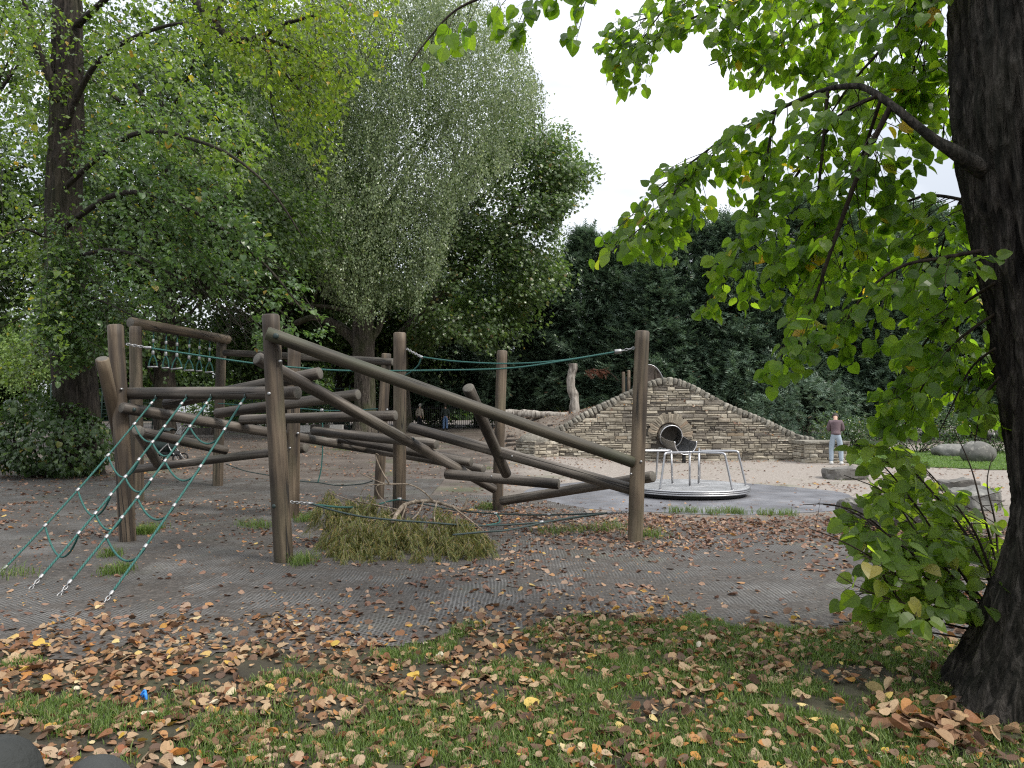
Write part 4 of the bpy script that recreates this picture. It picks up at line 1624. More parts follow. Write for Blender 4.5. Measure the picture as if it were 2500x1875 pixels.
TOP = .185
b = Buf(); disc(b, Rr - .015, TOP - .03, TOP); b.build('platform', M['alu'], ra_, False)
b = Buf(); disc(b, .42, TOP - .02, TOP + .006); b.build('hub_plate', M['alu'], ra_, False)
for zc in (TOP - .018, TOP - .052, TOP - .086):
    b = Buf()
    tube(b, [(RX + (Rr - .012) * math.cos(t), RY + (Rr - .012) * math.sin(t), rg + zc) for t in np.linspace(0, 2 * np.pi, 97)], .0165, 8, False)
    b.build('rim', M['steel'], ra_)
b = Buf(); disc(b, Rr - .10, .02, TOP - .035); b.build('skirt', M['rubber'], ra_, False)
HR = .675
for u in (10.5, 130.5, 250.5):
    pt = lambda deg, r, z: Vector((RX + r * math.sin(math.radians(deg - 13.8)), RY - r * math.cos(math.radians(deg - 13.8)), rg + TOP + z))
    o1, o2, inn = pt(u - 36, Rr * .94, 0), pt(u + 36, Rr * .94, 0), pt(u, .30, 0)
    o1t, o2t = pt(u - 34, Rr * .82, HR), pt(u + 34, Rr * .82, HR)
    it = pt(u, .32, HR - .01)
    b = Buf()
    P = [o1, o1.lerp(o1t, .45), o1.lerp(o1t, .84)]
    top1 = o1t.lerp(it, .12)
    P += [o1t + Vector((0, 0, -.022)), top1, o1t.lerp(it, .5), o1t.lerp(it, .88), it.lerp(o1t.lerp(o2t, .5), .10), o2t.lerp(it, .88), o2t.lerp(it, .5), o2t.lerp(it, .12), o2t + Vector((0, 0, -.022)), o2.lerp(o2t, .84), o2.lerp(o2t, .45), o2]
    tube(b, smooth_path(P, 110), .021, 10)
    b.build('handrail', M['steel'], ra_)
    b = Buf()
    tube(b, [inn, it + Vector((0, 0, .0))], .020, 10)
    b.build('inner_leg', M['steel'], ra_)
    for q in (o1, o2, inn):
        b = Buf()
        tube(b, [q, q + Vector((0, 0, .008))], .036, 12)
        b.build('foot_plate', M['steel'], ra_)


# ------------------------------------------------------------------ people
def skin_obj(name, verts, edges, radii, mat, parent, root=0, sub=2):
    me = bpy.data.meshes.new(name)
    bm = bmesh.new()
    lay = bm.verts.layers.skin.verify()
    vs = []
    for k_, (v, r) in enumerate(zip(verts, radii)):
        bv = bm.verts.new(v)
        bv[lay].radius = (r, r) if np.isscalar(r) else r
        bv[lay].use_root = (k_ == root)
        vs.append(bv)
    for a, b_ in edges:
        bm.edges.new((vs[a], vs[b_]))
    bm.to_mesh(me)
    bm.free()
    o = put(name, me, parent, None, mat)
    sk = o.modifiers.new('skin', 'SKIN')
    sk.branch_smoothing = .6
    sk.use_smooth_shade = True
    sd = o.modifiers.new('smooth', 'SUBSURF')
    sd.levels = sd.render_levels = sub
    return o


def person(label, base, face, H, bow=0.0, jacket='mauve', legs='jean', hair='hair_dark', shoes='white_cloth', stance=.11, arms='down', stride=0.0, group=None):
    """a standing figure; face = heading in radians (0 = towards +y, away from the camera)"""
    p = thing('person', label, 'person', tuple(base), group)
    co, si = math.cos(face), math.sin(face)

    def Wp(x, y, z):
        return (base.x + x * co - y * si, base.y + x * si + y * co, base.z + z * H)
    lean = .02 + bow * .05
    V = {'pel': (0, 0, .525), 'waist': (0, lean * .3, .60), 'chest': (0, lean * .8, .72), 'neck': (0, lean * 1.0 + bow * .03, .815), 'chin': (0, lean + .015 + bow * .09, .862 - bow * .012),
         'head': (0, lean + .02 + bow * .17, .915 - bow * .045), 'crown': (0, lean + .01 + bow * .22, .955 - bow * .065)}
    for s, sg in (('l', -1), ('r', 1)):
        V['hip' + s] = (sg * .085, 0, .50)
        V['knee' + s] = (sg * stance * .95, .03 + sg * stride * .5, .285)
        V['ank' + s] = (sg * stance, -.01 + sg * stride, .045)
        V['toe' + s] = (sg * stance * 1.15, .12 + sg * stride, .022)
        V['sho' + s] = (sg * .155, lean, .79)
        if arms == 'down':
            V['elb' + s] = (sg * .235, lean - .03, .625)
            V['wri' + s] = (sg * .235, lean + .05, .49)
            V['palm' + s] = (sg * .235, lean + .065, .455)
        else:
            V['elb' + s] = (sg * .205, lean + .03, .62)
            V['wri' + s] = (sg * .09, lean + .27, .655)
            V['palm' + s] = (sg * .05, lean + .31, .675)
    names = list(V)
    ix = {n: k for k, n in enumerate(names)}
    E = [('pel', 'waist'), ('waist', 'chest'), ('chest', 'neck'), ('neck', 'chin'), ('chin', 'head'), ('head', 'crown')]
    Rd = {'pel': .125, 'waist': .115, 'chest': .135, 'neck': .055, 'chin': .065, 'head': .088, 'crown': .06, 'hip': .085, 'knee': .055, 'ank': .038, 'toe': .032, 'sho': .040, 'elb': .042, 'wri': .028, 'palm': .036}
    for s in 'lr':
        E += [('pel', 'hip' + s), ('hip' + s, 'knee' + s), ('knee' + s, 'ank' + s), ('ank' + s, 'toe' + s), ('chest', 'sho' + s), ('sho' + s, 'elb' + s), ('elb' + s, 'wri' + s), ('wri' + s, 'palm' + s)]
    vs = [Wp(*V[n]) for n in names]
    rd = [Rd[n] if n in Rd else Rd[n[:-1]] for n in names]
    ed = [(ix[a], ix[b_]) for a, b_ in E]
    # five fingers on each hand
    for s, sg in (('l', -1), ('r', 1)):
        pa, wr = np.array(V['palm' + s]), np.array(V['wri' + s])
        dr = unit((pa - wr) * np.array([1, 1, H]))
        sd = np.array([0, 1.0, 0]) if arms == 'down' else np.array([0, 0, 1.0])
        for f, (off, ln) in enumerate([(-.034, .055), (-.014, .085), (.006, .092), (.026, .085), (.043, .068)]):
            d2 = dr if f else unit(dr * .6 - sd * .8)
            st = pa + sd * off * .8 / (1 if arms == 'down' else H)
            tip = st + d2 * ln * np.array([1, 1, 1 / H])
            mid_ = st + d2 * ln * .5 * np.array([1, 1, 1 / H]) + np.array([-sg * .004, 0, 0])
            k0 = len(vs)
            vs += [Wp(*mid_), Wp(*tip)]
            rd += [.0095, .008]
            ed += [(ix['palm' + s], k0), (k0, k0 + 1)]
    skin_obj('body', vs, ed, rd, M['skin'], p)
    # trousers
    q = [Wp(*V['pel'])] + [Wp(*V[n + s]) for s in 'lr' for n in ('hip', 'knee', 'ank')] + [Wp(0, lean * .2, .585)]
    skin_obj('trousers', q, [(0, 1), (1, 2), (2, 3), (0, 4), (4, 5), (5, 6), (0, 7)], [.15, .108, .080, .066, .108, .080, .066, .14], M[legs], p)
    # jacket
    q = [Wp(0, lean * .6, .66), Wp(0, lean * .2, .565), Wp(0, 0, .515), Wp(0, lean * .85, .745), Wp(*[a * .9 + b_ * .1 for a, b_ in zip(V['neck'], V['chest'])])]
    e = [(0, 1), (1, 2), (0, 3), (3, 4)]
    r = [.165, .162, .165, .155, .085]
    for s in 'lr':
        k0 = len(q)
        q += [Wp(*V['sho' + s]), Wp(*V['elb' + s]), Wp(*V['wri' + s])]
        e += [(3, k0), (k0, k0 + 1), (k0 + 1, k0 + 2)]
        r += [.085, .072, .050]
    skin_obj('jacket', q, e, r, M[jacket], p)
    # hair and ears follow the head
    hd, cr = np.array(Wp(*V['head'])), np.array(Wp(*V['crown']))
    ax = unit(cr - hd)
    fw = np.array([-si, co, 0.0])
    b = Buf()
    bm = bmesh.new()
    bmesh.ops.create_uvsphere(bm, u_segments=20, v_segments=14, radius=1)
    rt_ = np.cross(ax, fw)
    rt_ = unit(rt_)
    fw2 = np.cross(rt_, ax) * -1
    Vh, keep = [], []
    for v in bm.verts:
        c = v.co
        Vh.append(hd + ax * .022 + (rt_ * c.x * .092 - fw2 * c.y * .108 + ax * c.z * .115) * (1 + .05 * RN.uniform(-1, 1)))
        off_ = Vh[-1] - hd
        hf = unit(fw - ax * np.dot(fw, ax))
        f_, u_ = float(np.dot(off_, hf)), float(np.dot(off_, ax))
        keep.append(not ((f_ > .03 and u_ < .06) or u_ < -.075))
    Fq, Ft = [], []
    for f in bm.faces:
        idx = [v.index for v in f.verts]
        if all(keep[i_] for i_ in idx):
            (Fq if len(idx) == 4 else Ft).append(idx)
    bm.free()
    b.add(Vh, Ft, Fq)
    o = b.build('hair', M[hair], p)
    o.modifiers.new('thick', 'SOLIDIFY').thickness = .012
    for s in 'lr':
        a_, t_ = np.array(Wp(*V['ank' + s])), np.array(Wp(*V['toe' + s]))
        a_[2] = base.z + .05
        t_[2] = base.z + .04
        dv = unit((t_ - a_) * np.array([1, 1, 0]))
        b = Buf()
        tube(b, [a_ - dv * .085, a_ - dv * .07, a_, a_ + dv * .09, a_ + dv * .16, a_ + dv * .185], [.025, .05, .058, .05, .042, .02], 12)
        b.build('shoe', M[shoes], p)
    return p


g = on_ground(2044, 1139)
person('man in a mauve-brown fleece and pale jeans seen from behind with bowed head', Vector((at(2042, 1139, 22.0).x, 22.0, ghs(at(2042, 1139, 22.0).x, 22.0) - .0)), -.4, 1.70, 1.25, 'mauve', 'jean_pale', 'hair_dark', 'white_cloth', .14, 'front')
p = at(1024, 1038, 43.6)
person('person with grey hair, cream jacket and black trousers standing by the iron fence', Vector((p.x, 43.6, ghs(p.x, 43.6))), -.5, 1.60, .1, 'cream_cloth', 'black_cloth', 'hair_grey', 'white_cloth', .09, 'down', .05)
p = at(1087, 1040, 43)
person('person in a grey-green coat and blue jeans standing by the iron fence', Vector((p.x, 43, ghs(p.x, 43))), .05, 1.62, .1, 'olive_cloth', 'jean', 'hair_dark', 'black_cloth', .10, 'down')

# ------------------------------------------------------------------ pram
p = at(408, 1124, 21.5)
pz = ghs(p.x, 21.5)
pram = thing('pram', 'dark green hooded pushchair with pale frame parked behind the rope net', 'pram', (p.x, 21.5, pz))
B0 = Vector((p.x, 21.5, pz))
pp = lambda x, y, z: B0 + Vector((x, y, z))
for x, r in ((-.30, .10), (.40, .12)):
    for y in (-.22, .22):
        b = Buf()
        tube(b, [pp(x + r * math.cos(a), y, r + .02 + r * math.sin(a)) for a in np.linspace(0, 2 * math.pi, 25)], .026, 8, False)
        o = b.build('wheel', M['rubber'], pram)
        b = Buf()
        for q in range(5):
            a = q * 2 * math.pi / 5
            tube(b, [pp(x, y, r + .02), pp(x + r * math.cos(a), y, r + .02 + r * math.sin(a))], .009, 5)
        b.build('hub', M['zinc'], o)
for y in (-.2, .2):
    for P in ([pp(.40, y, .12), pp(.12, y, .55), pp(.33, y, .86), pp(.50, y, 1.08)], [pp(-.30, y, .12), pp(-.05, y, .42), pp(.18, y, .62)]):
        b = Buf()
        tube(b, smooth_path(P, 16), .019, 8)
        b.build('frame_tube', M['alu'], pram)
b = Buf(); tube(b, smooth_path([pp(.50, -.2, 1.08), pp(.53, -.1, 1.12), pp(.53, .1, 1.12), pp(.50, .2, 1.08)], 12), .022, 8); b.build('handle', M['rubber'], pram)
b = Buf()
rows = []
for q in range(9):
    a = math.radians(-8 + 118 * q / 8)
    rows.append([pp(.02 - .40 * math.cos(a) * (1.0), -.23 + .46 * k_ / 10, .72 + .30 * math.sin(a) * (1 - .25 * (abs(k_ - 5) / 5) ** 3) + .012 * (q % 2)) for k_ in range(11)])
V = np.array([tuple(v) for r in rows for v in r])
b.add(V, None, [(i * 11 + j, i * 11 + j + 1, (i + 1) * 11 + j + 1, (i + 1) * 11 + j) for i in range(8) for j in range(10)])
o = b.build('hood', M['pram_hood'], pram); o.modifiers.new('thick', 'SOLIDIFY').thickness = .02
b = Buf(); tube(b, smooth_path([pp(-.36, 0, .62), pp(-.2, 0, .50), pp(.1, 0, .52), pp(.25, 0, .80)], 14), [.12, .20, .20, .10], 14); b.build('seat', M['pram_hood'], pram)
b = Buf(); box_np(b, pp(.05, 0, .26), (.5, .34, .16), 0, .02); b.build('basket', M['black_cloth'], pram)


# ------------------------------------------------------------------ rocks
def rock(name, label, cat, c, size, seed, mat='boulder', rough=.22, sub=4, flat=None, group=None):
    bm = bmesh.new()
    bmesh.ops.create_icosphere(bm, subdivisions=sub, radius=.5)
    P = np.array([tuple(v.co) for v in bm.verts])
    box = np.sign(P) * np.abs(P * 2) ** (.62 if flat else .9) * .5
    k_ = 1 + rough * fbm(P, 1.6, seed, 4) * .8
    P = box * k_[:, None]
    if flat:
        P[:, 2] = np.minimum(P[:, 2], flat + .10 * vnoise(P, 2.2, seed) + .05 * vnoise(P, 6, seed + 3) + .12 * P[:, 0])
        P = P * (1 + .09 * np.round(fbm(P, 1.9, seed + 9, 2) * 3) / 3)[:, None]
    P = P * np.array(size)
    for v, q in zip(bm.verts, P):
        v.co = q
    for f in bm.faces:
        f.smooth = not flat
    me = bpy.data.meshes.new(name)
    bm.to_mesh(me)
    bm.free()
    o = put(name, me, None, None, M[mat], Matrix.Translation(c))
    return tag(o, label, cat, group)


def rock_at(name, label, s0, s1, top, base_d, seed, dep=None, **kw):
    a, b_ = at(s0, top, base_d), at(s1, top, base_d)
    w = b_.x - a.x
    g = ghs((a.x + b_.x) / 2, base_d)
    h = a.z - g
    fl = kw.get('flat')
    hh = (h + .12) if not fl else (h + .12) / (.5 + fl) 
    cz = g - .12 + hh * .5
    return rock(name, label, 'rock', (( a.x + b_.x) / 2, base_d + (dep or w * .6) * .3, cz), (w * 1.02, dep or w * .7, hh), seed, **kw)


rock_at('boulder', 'darker of the two big boulders on the lawn, half hidden behind the paler one', 2290, 2385, 1082, 25.5, 3)
rock_at('boulder', 'pale rounded grey boulder at the end of the lawn', 2358, 2432, 1080, 23.2, 7)
rock_at('rock', 'flat-topped grey rock lying just in front of the standing man', 2022, 2121, 1144, 17.6, 12, .8, flat=.25, mat='rock')
rock_at('rock', 'broad dark flat rock behind the leafy shoots, closest to the blue-grey surface', 2078, 2250, 1224, 10.4, 15, .7, flat=.25, mat='rock')
rock_at('rock', 'pale flat-topped stone slab behind the leafy shoots by the lime trunk', 2350, 2440, 1201, 12.0, 19, .7, flat=.22, mat='boulder')
rock_at('rock', 'low grey stone on the gravel behind the pale slab', 2318, 2392, 1174, 14.6, 23, .6, flat=.25, mat='rock')
# two dark stones close to the camera at the bottom corner
for s0, s1, top, d, sd, lb in ((-170, 40, 1800, 1.25, 31, 'dark rounded coping stone at the very corner of the view'), (112, 285, 1856, 1.3, 37, 'dark rounded coping stone beside the corner one, seen only by its top')):
    a, b_ = at(s0, top, d), at(s1, top, d)
    hh = a.z + .1
    rock('dark_stone', lb, 'stone', ((a.x + b_.x) / 2, d + .04, a.z - .125), (b_.x - a.x + .02, .16, .22), sd, 'dark_stone', .08, 3)
    b = Buf()
    tube(b, [((a.x + b_.x) / 2, d + .04, -.05), ((a.x + b_.x) / 2, d + .04, a.z - .1)], .055, 14)
    b.build('stone_stem', M['dark_stone'], bpy.data.objects[[o.name for o in bpy.data.objects if o.name.startswith('dark_stone')][-1]])


# ------------------------------------------------------------------ leaf sprays
LIME = [broad_leaf(.16, .18, .02), broad_leaf(.10, .30, .03, .95, .02), broad_leaf(.22, .10, .02, 1.05), broad_leaf(.05, .38, .03, .9, .03)]
LIME_LO = [kite_leaf(.40, .10, .14), kite_leaf(.44, .06, .22), kite_leaf(.36, .15, .10)]


class Spray:
    def __init__(s):
        s.P, s.T, s.N, s.S, s.twigs = [], [], [], [], []

    def leaf(s, p, t, n, z):
        s.P.append(p); s.T.append(t); s.N.append(n); s.S.append(z)

    def grow(s, p0, d, L, droop=.9, every=.07, size=.09, side_every=.16, side_len=.35, r0=.006, lvl=0, lift=.5, jit=.35, start=.1):
        n = max(int(L / .06), 3)
        p, d = np.array(p0, float), unit(d)
        step = L / n
        pts = [p.copy()]
        up = np.array([0, 0, 1.0])
        nl, ns, sg = start * L + every * RN.random(), side_every * (.4 + RN.random()), 1
        acc = 0.0
        for i in range(n):
            d = unit(d + np.array([0, 0, -droop * step]) + rng.normal(0, .05, 3))
            p = p + d * step
            acc += step
            pts.append(p.copy())
            side = unit(np.cross(d, up) + 1e-4)
            while nl < acc:
                nl += every * RN.uniform(.7, 1.3)
                sg = -sg
                t = unit(side * sg * .8 + d * .55 + np.array([0, 0, -lift * RN.uniform(.1, 1.3)]) + rng.normal(0, .38, 3))
                nn = unit(np.array([0, 0, 1.0]) + side * sg * .25 + rng.normal(0, jit, 3))
                s.leaf(p + t * size * .25, t, nn, size * RN.choice([.6, .8, .9, 1, 1.05, 1.15]))
            while lvl < 1 and side_len > 0 and ns < acc:
                ns += side_every * RN.uniform(.6, 1.5)
                q = RN.choice([-1, 1])
                dd = unit(side * q * .9 + d * .6 + rng.normal(0, .25, 3))
                s.grow(p, dd, side_len * RN.uniform(.5, 1.2) * (1 - .5 * acc / L), droop, every, size, 1, 0, r0 * .5, lvl + 1, lift, jit, .15)
        s.leaf(p, unit(d + np.array([0, 0, -.3])), unit(up + rng.normal(0, jit, 3)), size)
        s.twigs.append((np.array(pts[::2] if len(pts) > 5 else pts), r0))

    def arrays(s):
        return np.array(s.P), np.array(s.T), np.array(s.N), np.array(s.S)


def dist_keep(P, polys, target):
    idx = np.where(in_shape(P, polys, 22.0, 1.2))[0]
    if len(idx) > target:
        idx = np.sort(rng.choice(idx, target, False))
    return idx


def twig_mesh(name, tw, mat, parent, polys=None, sides=4):
    b = Buf()
    for P, r in tw:
        if len(P) < 2:
            continue
        if polys is not None:
            sx, sy, _ = proj(P)
            k = np.zeros(len(P), bool)
            for pl in polys:
                k |= in_poly(pl, sx, sy)
            P = P[:int(np.argmax(~k))] if (~k).any() else P
            if len(P) < 2:
                continue
        tube(b, P, [r, r * .45], sides, False)
    if b.n:
        return b.build(name, mat, parent, True, 'stuff')


def leaves_out(parent, P, T, N, S, tmpl, tmpl_lo, mat, singles=300, rest_name='foliage', lo_from=None):
    """the leaves that show largest become parts of their own, the rest one joined part"""
    Mx = leaf_frames(T, N)
    sx, sy, dep = proj(P)
    vis = (sx > 0) & (sx < 2500) & (sy > 0) & (sy < 1875)
    face = np.abs(np.sum(Mx[:, :, 2] * unit(P - np.array([0, 0, CAMZ])), 1)) * .7 + .3
    score = np.where(vis, S / dep * np.sqrt(face), 0)
    order = np.argsort(-score)
    one = order[:singles]
    other = order[singles:]
    meshes = []
    for k_, (v, t, u) in enumerate(tmpl):
        me = mesh_np('leaf', v, [t], u, False, (mat,))
        meshes.append(me)
    for i in one:
        m = Matrix([[*(Mx[i, r] * S[i]), P[i, r]] for r in range(3)] + [[0, 0, 0, 1]])
        put('leaf', RN.choice(meshes), parent, None, None, m)
    if len(other):
        instances(tmpl_lo, P[other], Mx[other], S[other]).build(rest_name, mat, parent, False, 'stuff')


def limb(name, pts, radii, mat, parent, sides=10, wob=.12, n=30):
    b = Buf()
    tube(b, smooth_path(pts, n), radii, sides, True, wob, RN.randint(0, 99))
    return b.build(name, mat, parent)


def ridged_trunk(name, path, radii, mat, parent, flare=None, nv=150, nu=110, ridge=.022, seed=3, freq=7.0):
    P = smooth_path(path, nv)
    r = np.interp(np.linspace(0, 1, nv), np.linspace(0, 1, len(radii)), radii)
    T, N, B = frames(P)
    a = np.linspace(0, 2 * np.pi, nu, endpoint=False)
    c, s = np.cos(a), np.sin(a)
    L = np.concatenate([[0], np.cumsum(np.linalg.norm(np.diff(P, axis=0), axis=1))])
    Q3 = np.stack(np.broadcast_arrays(c[None] * freq * .55, s[None] * freq * .55, L[:, None] * freq * .16), -1).reshape(-1, 3)
    rid = 1 - np.abs(fbm(Q3 * 1.6, 1.0, seed, 3)) * 2.2
    big = fbm(Q3 * np.array([1, 1, 1.6]), .22, seed + 5, 2)
    rr = r[:, None] * (1 + .09 * big.reshape(nv, nu)) + ridge * np.clip(rid, -1, 1).reshape(nv, nu)
    if flare:
        for ang, amp, h, wd in flare:
            dz = np.exp(-np.maximum(L, 0) / h)
            da = np.exp(-(np.angle(np.exp(1j * (a - ang))) / wd) ** 2)
            rr = rr + amp * dz[:, None] * da[None]
    V = P[:, None] + rr[..., None] * (c[None, :, None] * N[:, None] + s[None, :, None] * B[:, None])
    i, j = np.meshgrid(np.arange(nv - 1), np.arange(nu), indexing='ij')
    k = (j + 1) % nu
    Q = np.stack([i * nu + j, i * nu + k, (i + 1) * nu + k, (i + 1) * nu + j], -1).reshape(-1, 4)
    return put(name, mesh_np(name, V.reshape(-1, 3), [Q]), parent, None, mat)


# ------------------------------------------------------------------ the near lime tree
lime = thing('lime_tree', 'near lime tree with dark furrowed trunk, flared roots and a canopy of big backlit leaves', 'tree', (3.1, 4.0, 0))
tp = [(3.14, 4.02, -.12), (3.18, 4.02, .25), (3.30, 4.0, .95), (3.27, 4.0, 1.45), (3.17, 4.0, 2.1), (2.99, 4.0, 3.1), (2.95, 4.0, 4.0), (2.95, 4.0, 6.2)]
# angles are measured in the frame of the path: find which angle points to -x and to the camera
T0, N0, B0_ = frames(smooth_path(tp, 150))
am = lambda v: math.atan2(np.dot(v, B0_[2]), np.dot(v, N0[2]))
ridged_trunk('trunk', tp, [.50, .44, .39, .38, .375, .375, .37, .33], M['bark'], lime,
             [(am((-1, -.15, 0)), .30, .26, .38), (am((-.3, -1, 0)), .34, .30, .40), (am((.6, -1, 0)), .3, .3, .4), (am((-.8, .7, 0)), .22, .3, .4), (am((1, .4, 0)), .3, .3, .5)], 300, 260, .036, 3, 9.5)
b0 = [at(2440, 440, 3.97), at(2345, 381, 3.9), at(2270, 332, 3.95), at(2176, 256, 4.05), at(2112, 215, 4.2), at(2066, 211, 4.3), at(2006, 222, 4.45), at(1893, 271, 4.75), at(1780, 332, 5.0), at(1724, 369, 5.15), at(1600, 470, 5.45), at(1500, 600, 5.7)]
limb('branch', b0, [.060, .041, .026, .022, .019, .018, .015, .012, .009, .007, .005, .004], M['bark'], lime, 12, .1, 60)
H = [([at(2176, 256, 4.05), at(2100, 414, 4.2), at(2025, 622, 4.4), at(1980, 750, 4.5), at(1905, 860, 4.6)], .018),
     ([at(2150, 245, 4.1), at(2085, 440, 4.5), at(2010, 640, 4.8)], .012),
     ([at(2021, 222, 4.4), at(2006, 388, 4.5), at(1990, 540, 4.6), at(1985, 640, 4.7)], .012),
     ([at(1893, 271, 4.75), at(1855, 478, 4.8), at(1835, 610, 4.9)], .010),
     ([at(2142, 234, 4.1), at(2044, 290, 4.5), at(1931, 448, 4.9), at(1830, 600, 5.2), at(1720, 745, 5.4)], .014),
     ([at(1724, 369, 5.15), at(1640, 480, 5.2), at(1560, 560, 5.3), at(1480, 625, 5.4)], .008),
     ([at(1780, 332, 5.0), at(1700, 430, 5.5), at(1600, 550, 5.8), at(1520, 640, 6.0)], .008),
     ([at(2420, 608, 4.0), at(2300, 630, 4.1), at(2198, 652, 4.2), at(2110, 720, 4.35), at(2040, 830, 4.5)], .014),
     ([at(2430, 690, 3.95), at(2330, 760, 4.3), at(2240, 860, 4.5), at(2180, 960, 4.6)], .010),
     ([at(2430, 850, 4.0), at(2370, 900, 4.2), at(2320, 1000, 4.3), at(2290, 1060, 4.3)], .008),
     ([at(2400, 500, 4.1), at(2250, 480, 4.6), at(2120, 560, 5.0), at(2000, 700, 5.3)], .012),
     ([at(2440, 760, 4.0), at(2340, 830, 4.2), at(2260, 930, 4.4), at(2200, 1060, 4.5)], .010),
     ([at(2440, 640, 4.2), at(2360, 720, 4.6), at(2330, 850, 4.8), at(2320, 960, 4.9)], .010),
     ([at(2440, 920, 4.0), at(2400, 980, 4.1), at(2380, 1080, 4.2)], .008),
     ([at(2400, 400, 4.3), at(2330, 520, 4.6), at(2290, 650, 4.8), at(2280, 800, 4.9)], .010)]
U = [([at(2380, -200, 4.6), at(2180, -40, 5.0), at(2000, 60, 5.4), at(1850, 110, 5.8), at(1730, 160, 6.1)], .012),
     ([at(2000, -180, 5.2), at(1800, -60, 5.5), at(1650, 20, 5.8), at(1540, 60, 6.0), at(1490, 130, 6.1)], .010),
     ([at(2380, 120, 4.5), at(2260, 150, 5.0), at(2180, 190, 5.3)], .008),
     ([at(2390, -60, 4.0), at(2240, 0, 4.3), at(2160, 110, 4.6), at(2081, 200, 4.9), at(2020, 290, 5.2)], .016),
     ([at(2390, -140, 4.2), at(2292, 0, 4.5), at(2245, 120, 4.6), at(2213, 241, 4.7)], .010),
     ([at(2380, -220, 4.2), at(2100, -120, 4.8), at(1900, -40, 5.2), at(1700, 40, 5.6), at(1560, 120, 5.8)], .018),
     ([at(2100, -120, 4.8), at(1980, 20, 5.3), at(1900, 120, 5.6), at(1850, 220, 5.9)], .010),
     ([at(1900, -40, 5.2), at(1800, 60, 5.6), at(1760, 140, 5.8)], .008),
     ([at(1750, -100, 5.3), at(1640, 0, 5.6), at(1560, 110, 6.0), at(1520, 190, 6.2)], .008),
     ([at(2200, -150, 5.2), at(2120, 20, 5.6), at(2060, 120, 5.9)], .008),
     ([at(2000, -150, 6.0), at(1930, -20, 6.4), at(1870, 90, 6.6)], .008),
     ([at(2380, 40, 4.4), at(2340, 140, 4.7), at(2310, 260, 4.9), at(2300, 370, 5.0)], .010)]
TT = [([at(1950, -190, 4.5), at(1600, -90, 4.5), at(1400, -50, 4.5), at(1230, -20, 4.5), at(1120, 20, 4.5), at(1050, 90, 4.5), at(1005, 150, 4.5)], .014),
      ([at(1500, -70, 4.5), at(1440, -10, 4.6), at(1410, 50, 4.6)], .005),
      ([at(1350, -45, 4.5), at(1290, 10, 4.6), at(1265, 60, 4.6)], .005)]
polyL = D([(1272, 575), (1300, 480), (1420, 360), (1560, 290), (1615, 225), (1700, 225), (1850, 170), (1960, 185), (2060, 290), (2200, 500), (2200, 940),
           (2150, 930), (2080, 915), (2040, 860), (2000, 935), (1950, 945), (1900, 930), (1860, 890), (1840, 790), (1790, 760), (1720, 830), (1690, 872), (1665, 860), (1632, 790),
           (1640, 740), (1560, 690), (1490, 672), (1500, 610), (1440, 575), (1340, 560)])
polyU = D([(1300, -60), (1312, 120), (1330, 205), (1400, 190), (1430, 120), (1500, 60), (1560, 150), (1610, 200), (1660, 190), (1800, 240), (2080, 330), (2200, 200), (2200, -60)])
polyT = D([(872, 150), (930, 40), (1000, -40), (1320, -40), (1300, 55), (1262, 108), (1232, 100), (1215, 40), (1170, 75), (1100, 110), (1010, 80), (960, 100), (905, 150)])


def along(sp, lines, every, L, size, droop, back=.5, ev_leaf=.062, down=.5):
    for pts, r in lines:
        P = smooth_path(pts, 60)
        seg = np.concatenate([[0], np.cumsum(np.linalg.norm(np.diff(P, axis=0), axis=1))])
        s_ = every * RN.random()
        while s_ < seg[-1]:
            p = np.array([np.interp(s_, seg, P[:, k]) for k in range(3)])
            t = unit(np.array([np.interp(min(s_ + .1, seg[-1]), seg, P[:, k]) for k in range(3)]) - p + 1e-5)
            sd = unit(np.cross(t, [0, 0, 1.0]) + 1e-5)
            q = RN.choice([-1, 1])
            d = unit(t * RN.uniform(.1, .8) + sd * q * RN.uniform(.3, 1) + np.array([0, 0, -down * RN.random()]) + np.array([0, back * (RN.random() - .4), 0]))
            sp.grow(p, d, L * RN.uniform(.5, 1.25), droop, ev_leaf, size, .13, L * .5, .0032, 0, .75, .33)
            s_ += every * RN.uniform(.6, 1.4)
        sp.grow(P[-1], P[-1] - P[-4], L * .5, droop, ev_leaf, size, .13, L * .4, .0032, 0, .75, .33)


spL = Spray()
along(spL, [(b0[4:], 0)] + H, .058, .42, .080, 1.2)
P, T, N, S = spL.arrays()
iL = dist_keep(P, [polyL], 2350)
print('near', len(P), len(iL))
aL = [q[iL] for q in (P, T, N, S)]
spU = Spray()
along(spU, U, .042, .50, .082, 1.0)
P, T, N, S = spU.arrays()
iU = dist_keep(P, [polyU], 2000)
print('near up', len(P), len(iU))
aU = [q[iU] for q in (P, T, N, S)]
spT = Spray()
along(spT, TT, .10, .26, .090, 1.6, .4, .055, .9)
P, T, N, S = spT.arrays()
iT = dist_keep(P, [polyT], 90)
aT = [q[iT] for q in (P, T, N, S)]
for ln in H + U + TT:
    limb('branch', ln[0], [ln[1], ln[1] * .35], M['twig'], lime, 7, .06, 30)
twig_mesh('twigs', spL.twigs, M['twig'], lime, [polyL])
twig_mesh('twigs', spU.twigs, M['twig'], lime, [polyU])
twig_mesh('twigs', spT.twigs, M['twig'], lime, [polyT])
P, T, N, S = (np.concatenate(q) for q in zip(aL, aU, aT))
N = N * np.array([1, 1, .55]) + np.array([-.25, -.55, 0]) + rng.normal(0, .25, N.shape)
leaves_out(lime, P, T, N, S, LIME, LIME, M['lime_near'], 300)

